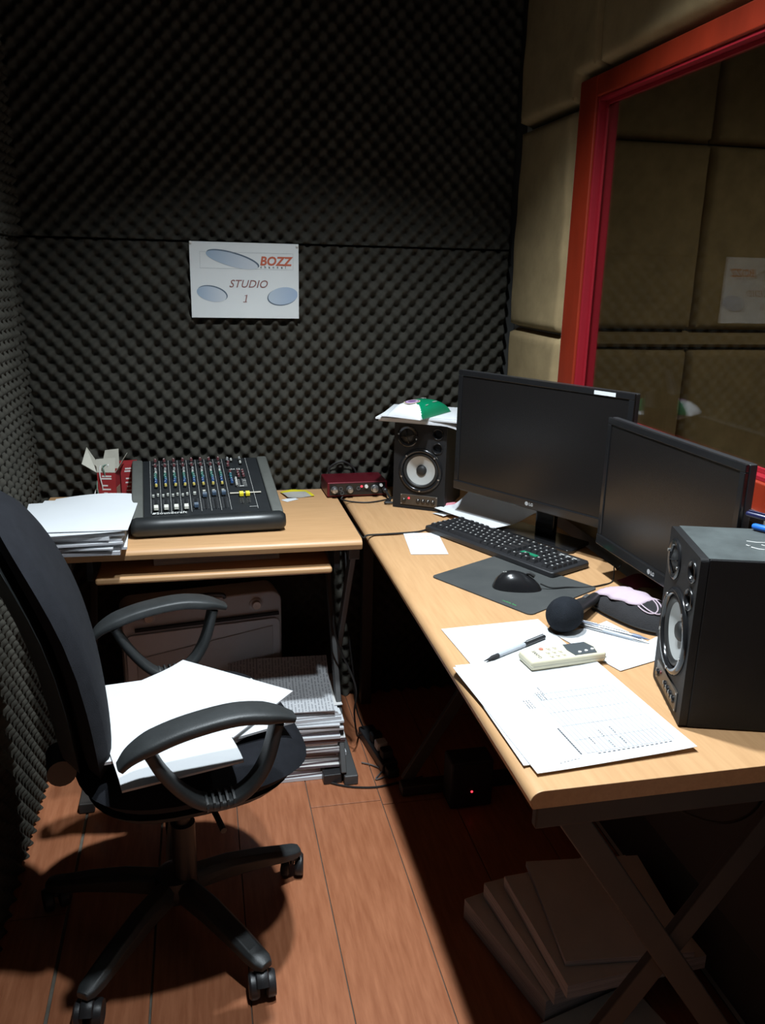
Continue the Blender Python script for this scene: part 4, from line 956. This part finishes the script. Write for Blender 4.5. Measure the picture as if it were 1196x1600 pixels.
nt_ = thing('note_paper', 'small white note by the far end of keyboard', 'paper', (.538, 1.920, .7408), R(-7))
MB().b2((-.046, -.085, 0), (.046, .085, .0006)).build('note_sheet', PAPER, nt_)
b = MB(); rs = random.Random(9)
for j in range(2):
    for i in range(7): b.b2((-.034 + .009 * i, .035 + .016 * j, .0006), (-.034 + .009 * i + rs.uniform(.003, .007), .0364 + .016 * j, .0008))
b.build('handwriting', INKL, nt_)
paper('white sheet curling over behind the keyboard at monitor stand', (.770, 2.105, .7585), kd + R(-3), .245, .19, .0006, lambda x, y: .044 * (.5 - .5 * math.cos(math.pi * max(0, min(1, (y + .03) / .10)))) * (1.0 - .55 * max(0, x / .12)) + .002 * math.sin(x * 14), nx=16, ny=20)

# remote control
rc = thing('remote_control', 'cream remote control with dark panel lying on the desk papers', 'remote control', (.606, 1.235, .7456), R(6))
MB().b2((-.074, -.026, 0), (.074, .026, .018)).build('remote_case', CREAM, rc, bevel=.005, seg=3)
MB().b2((-.0745, -.0263, .0078), (.0745, .0263, .0086)).build('case_seam', pm('remote_seam', (.42, .40, .33)), rc)
MB().prism([(.012, -.022), (.056, -.022), (.062, 0), (.056, .022), (.012, .022), (.008, 0)], .0178, .0186).build('display_panel', pm('remote_slate', (.07, .08, .085), .4), rc, bevel=.0003, seg=1)
for x, y in ((.026, -.014), (.040, -.012), (.054, -.009)): MB().lathe([(.0032, .0186), (.0030, .0200), (0, .0203)], 14, M=Matrix.Translation((x, y, 0))).build('button', WHITEP, rc)
MB().lathe([(.0042, .0178), (.0040, .0196), (0, .020)], 14, M=Matrix.Translation((-.035, .015, 0))).build('button', pm('remote_red', (.62, .20, .14)), rc)
for x, y in ((-.022, .015), (-.009, .015), (-.030, .0), (-.018, .0), (-.006, .0), (-.030, -.014), (-.018, -.014), (-.006, -.014)):
    MB().lathe([(.0036, .0178), (.0034, .0193), (0, .0196)], 12, M=Matrix.Translation((x, y, 0))).build('button', pm('remote_button', (.60, .56, .44)), rc)
    MB().b2((x - .003, y - .0062, .0179), (x + .003, y - .0052, .0182)).build('button_mark', INK, rc)
text('lettering', 'SANYO', .009, INK, rc, FR((-.055, .013, .0181), (0, -1, 0), (1, 0, 0)), offset=.0002)

# ------------------------------------------------------------------ papers on the chair
zc = .5145
C0 = 'white papers fanned out in a pile on the chair seat'
for k, (x, y, a, wd, ht, th, lb) in enumerate((
        (-.050, 1.560, 42, .215, .297, .007, 'lowest white paper bundle on the chair, its corner pointing to the desks'),
        (-.020, 1.530, -70, .21, .297, .005, 'white paper bundle on the chair spread towards the front of the seat'),
        (-.060, 1.585, 40, .21, .297, .004, 'white sheets on the chair with corners fanned towards the far armrest'),
        (-.038, 1.592, 45, .21, .297, .003, 'white sheets fanned on the chair just under the upper bundle'),
        (-.016, 1.598, 51, .21, .297, .003, 'white sheet on the chair reaching past the near armrest'),
        (-.118, 1.53, 8, .215, .297, .006, 'upper white paper bundle square to the chair backrest'),
        (-.096, 1.462, 15, .215, .32, .004, 'topmost white sheet on the chair, overhanging the near side'))):
    paper(lb, (x, y, zc), R(a), wd, ht, th, (lambda x_, y_: .0) if k < 6 else (lambda x_, y_: -.010 * max(0, (-y_ - .11) / .06) ** 2), name='paper_bundle', nx=8, ny=16)
    zc += th + .0004

# ------------------------------------------------------------------ under the left desk
cs = thing('equipment_case', 'grey hard-shell case with two round metal knobs under the desk', 'case', (-.018, 2.325, 0), R(9))
def rrect(x0, x1, z0, z1, r, n=6):
    out = []
    for cx_, cz_, a0 in ((x1 - r, z1 - r, 0), (x0 + r, z1 - r, 90), (x0 + .01, z0 + .01, 180), (x1 - .01, z0 + .01, 270)):
        rr = r if a0 < 180 else .01
        for k in range(n + 1): a = R(a0 + 90 * k / n); out.append((cx_ + rr * math.cos(a), cz_ + rr * math.sin(a)))
    return out
XZ = Matrix(((1, 0, 0, 0), (0, 0, -1, 0), (0, 1, 0, 0), (0, 0, 0, 1)))     # prism z -> -y
MB().prism(rrect(-.235, .235, 0, .462, .035), -.10, .0, 0, XZ).build('case_body', CASEGREY, cs, bevel=.006, seg=3)
MB().prism(rrect(-.228, .228, .01, .375, .02), .0002, .006, 0, XZ).build('case_front', CASELIGHT, cs, bevel=.003)
MB().prism([(-.2, .300), (.205, .352), (.205, .20), (.19, .19), (-.2, .19)], .0062, .009, 0, XZ).build('raised_field', CASEGREY, cs, bevel=.002)
MB().b2((-.20, -.0085, .384), (.225, -.0002, .394)).build('dark_seal', BLACKM, cs, bevel=.001)
for x in (-.16, .155):
    disc('latch_plate', [(.020, 0), (.020, .003), (.016, .004)], x, -.0004, .425, CASEGREY, cs, 24)
    disc('knob', [(.0135, 0), (.0135, .009), (.012, .011), (0, .0105)], x, -.0042, .425, mat('knob_steel', (.6, .58, .56), .35, .35, var=.15, vscale=60), cs, 28)
MB().tube(smooth_path([(-.06, -.01, .462), (-.05, -.015, .475), (0, -.016, .48), (.05, -.015, .475), (.06, -.01, .462)], 5), .006, 8).build('handle', BLACKP, cs)
# paper stack on the floor
z = .001; rs = random.Random(11); n = 0
GRP = 'paper stack on the floor under the desk'
while z < .198:
    th = rs.choice([.004, .006, .008, .010, .007]); e = PEDGE if z > .150 else (PEDGEM if rs.random() < .62 else PEDGE)
    wide = z > .022
    x = .205 + rs.uniform(-.012, .012) - (0 if wide else .055); y = 2.175 + rs.uniform(-.010, .010) + (.0 if wide else -.015)
    paper('paper bundle in the tall stack on the floor under the desk', (x, y, z), R(rs.uniform(-3.5, 3.5)), .297, rs.choice([.23, .235, .24]), th, None, PAPER if e is PEDGE else PAPER2, e, 'paper_bundle', 'paper', GRP, nx=2, ny=2)
    z += th + .0004; n += 1
paper('white sheets askew near the top of the floor stack', (.203, 2.19, z), R(-5), .297, .23, .004, None, PAPER, PEDGE, 'paper_bundle', nx=4, ny=4); z += .0044
paper('white sheet lying crooked beneath the printed one on floor stack', (.205, 2.205, z + .001), R(5), .29, .25, .002, lambda x, y: .028 * max(0, (y - .02) / .1) ** 2, PAPER2, PEDGE, nx=6, ny=12); z += .004
paper('printed sheet with text lines curling on top of floor stack', (.19, 2.195, z + .003), R(-3), .30, .27, .002, lambda x, y: .036 * max(0, (y - .0) / .13) ** 2, PRINTED, PEDGE, nx=6, ny=14)
pb = thing('power_adapter', 'black power adapter block beside the floor paper stack', 'adapter', (.330, 2.028, .0005), R(2))
MB().b2((-.035, -.012, 0), (.018, .02, .030)).build('adapter_body', BLACKP, pb, bevel=.003)
MB().b2((.0185, -.004, .010), (.034, .010, .026)).build('plug', BLACKM, pb, bevel=.003)
cable('black cord curving over the floor past the paper stack', [(.30, 2.03, .004), (.335, 2.005, .004), (.38, 1.985, .004), (.44, 1.975, .004), (.50, 1.985, .004), (.58, 2.0, .004)], .0028)
cable('black cable hanging down the left desk leg', [(.335, 2.20, .70), (.338, 2.14, .50), (.345, 2.12, .40), (.398, 2.10, .26), (.40, 2.12, .16), (.42, 2.18, .05), (.44, 2.25, .004)], .0028)
cable('loop of black cable behind the left desk leg', [(.40, 2.30, .60), (.396, 2.22, .40), (.41, 2.2, .25), (.43, 2.24, .10), (.47, 2.22, .004), (.50, 2.15, .004)], .0025)
cable('grey cable trailing on the floor by the plugs', [(.42, 2.10, .005), (.45, 2.08, .005), (.47, 2.05, .005), (.445, 2.01, .005), (.50, 2.03, .005)], .002, pm('cable_grey', (.12, .12, .12)))
ps = thing('power_strip', 'black power strip with plugs on the floor below desk gap', 'power strip', (.478, 2.15, .0005), R(98))
MB().b2((-.11, -.025, 0), (.11, .025, .032)).build('strip_body', BLACKP, ps, bevel=.005)
for k, x in enumerate((-.075, -.03, .015)):
    MB().b2((x - .015, -.017, .0321), (x + .015, .017, .060)).build('plug', [BLACKM, PAPER2, BLACKM][k], ps, bevel=.005)
MB().b2((-.14, -.018, .0), (-.1102, .018, .028)).build('end_plug', BLACKM, ps, bevel=.004)
# papers on the keyboard tray
paper('grey papers lying on the pull-out keyboard tray', (.02, 2.17, .6665), R(2), .32, .21, .022, None, PAPER2, PEDGED, 'paper_bundle', nx=4, ny=4)
paper('loose sheet on top of the papers in the keyboard tray', (-.05, 2.16, .6890), R(-8), .26, .19, .002, None, PAPER2, PEDGED, nx=4, ny=4)

# ------------------------------------------------------------------ under the right desk
up = thing('power_supply', 'black power unit with tiny red light below right desk', 'power unit', (.675, 1.880, .0005), R(0))
MB().b2((-.06, -.036, 0), (.06, .036, .14)).build('unit_body', BLACKM, up, bevel=.006)
MB().b2((-.055, -.0375, .006), (.055, -.0362, .134)).build('unit_front', BLACKP, up, bevel=.002)
disc('led', [(.0032, 0), (.0030, .001), (0, .0014)], 0, -.0376, .05, LEDRED, up, 12)
for k, (x, y, a, wd, ht, z_, lb) in enumerate(((.745, 1.36, 14, .36, .30, .001, 'bottom paper carton flat on the floor under right desk'), (.755, 1.33, 8, .32, .30, .052, 'second layer of stacked papers under the right desk'), (.77, 1.29, 3, .30, .30, .094, 'third layer of stacked papers under the right desk'), (.785, 1.30, -6, .26, .28, .126, 'top papers of the dim pile under the right desk'))):
    paper(lb, (x, y, z_), R(a), wd, ht, [.05, .04, .03, .012][k], None, PAPER2, PEDGED, 'paper_bundle', nx=3, ny=3)
paper('loose papers on the floor before the dim pile', (.69, 1.09, .001), R(14), .29, .18, .012, None, PAPER2, PEDGED, 'paper_bundle', nx=3, ny=3)
cable('black cable sagging beneath the near end of right desk', [(.86, 1.0, .70), (.85, .985, .60), (.80, 1.0, .555), (.74, 1.05, .56), (.70, 1.10, .62), (.69, 1.14, .70)], .0025)

# ------------------------------------------------------------------ sign on the foam wall
sg = thing('wall_sign', 'white STUDIO 1 sign with blue ovals on the foam wall', 'sign', (-.020, 2.4985, 1.2600), R(0))
SW, SH = .308, .209
FACE = lambda x, z_, h=0.0: (x, -h, z_)
MB().b2((0, 0, 0), (SW, .0016, SH)).build('sign_board', mat('sign_white', (.72, .75, .75), .6, var=.04, vscale=9), sg, bevel=.0004, seg=1)
def oval_mat(name, c0, c1):
    m = bpy.data.materials.new(name); m.use_nodes = True; nt = m.node_tree; b = nt.nodes['Principled BSDF']; b.inputs['Roughness'].default_value = .6
    tc = nt.nodes.new('ShaderNodeTexCoord'); sp = nt.nodes.new('ShaderNodeSeparateXYZ'); rp = nt.nodes.new('ShaderNodeValToRGB')
    nt.links.new(tc.outputs['Generated'], sp.inputs[0]); nt.links.new(sp.outputs['X'], rp.inputs[0]); nt.links.new(rp.outputs[0], b.inputs['Base Color'])
    rp.color_ramp.elements[0].color = (*c0, 1); rp.color_ramp.elements[1].color = (*c1, 1); return m
OV1 = oval_mat('oval_blue_print', (.30, .40, .52), (.58, .62, .66)); OV2 = oval_mat('oval_blue_print_deep', (.46, .54, .62), (.33, .43, .58)); OVR = pm('oval_rim', (.10, .14, .19), .7)
def oval(cx_, cz_, a, b_, rot, m, off, clip=None):
    def pts(aa, bb, dx, dz, hh):
        out = []
        for k in range(40):
            t_ = 2 * math.pi * k / 40; x, z_ = aa * math.cos(t_), bb * math.sin(t_); c, s = math.cos(rot), math.sin(rot)
            X = cx_ + dx + x * c - z_ * s
            if clip: X = min(X, clip)
            out.append((X, -hh, cz_ + dz + x * s + z_ * c))
        return out
    MB().add(pts(a, b_, off[0], off[1], .0003), [tuple(range(40))]).build('oval_shadow', OVR, sg, smooth=False)
    MB().add(pts(a * .985, b_ * .97, 0, 0, .0006), [tuple(range(40))]).build('oval', m, sg, smooth=False)
oval(.118, .161, .076, .0185, R(-14), OV1, (.0030, .0028)); oval(.058, .066, .043, .021, R(-12), OV1, (.0026, .0022)); oval(.262, .064, .044, .025, R(9), OV2, (-.0022, -.0020), SW - .004)
b = MB()
for lo, hi in (((.028, .137), (.292, .1376)), ((.028, .1815), (.292, .1821)), ((.028, .137), (.0286, .182)), ((.2914, .137), (.292, .182))): b.b2((lo[0], -.0004, lo[1]), (hi[0], -.0001, hi[1]))
b.build('border_line', pm('sign_grey', (.38, .42, .44), .8), sg, smooth=False)
def sgt(body, x, z_, size, m, **k): return text('lettering', body, size, m, sg, FR((x, -.0005, z_), (1, 0, 0), (0, 0, 1)), **k)
sgt('BOZZ', .196, .149, .0335, pm('sign_orange', (.55, .13, .07), .7), shear=.18, offset=.0011, spacing=1.0)
sgt('channel', .1975, .1405, .0095, pm('sign_dark', (.12, .12, .12), .7), spacing=2.55, offset=.0003)
SR = pm('sign_brown', (.26, .12, .11), .7)
sgt('STUDIO', .107, .086, .030, SR, shear=.30, offset=.0002, spacing=1.02); sgt('1', .146, .045, .030, SR, shear=.2, offset=.0002); MB().b2((.1465, -.0006, .0446), (.1575, -.0001, .0464)).b2((.1515, -.0006, .0625), (.1575, -.0001, .0642)).build('lettering', SR, sg)
for x, z_ in ((.004, SH - .003), (SW - .005, SH - .006)): disc('pin', [(.004, 0), (.0035, .003), (0, .0042)], x, -.0001, z_, WHITEP, sg, 12)
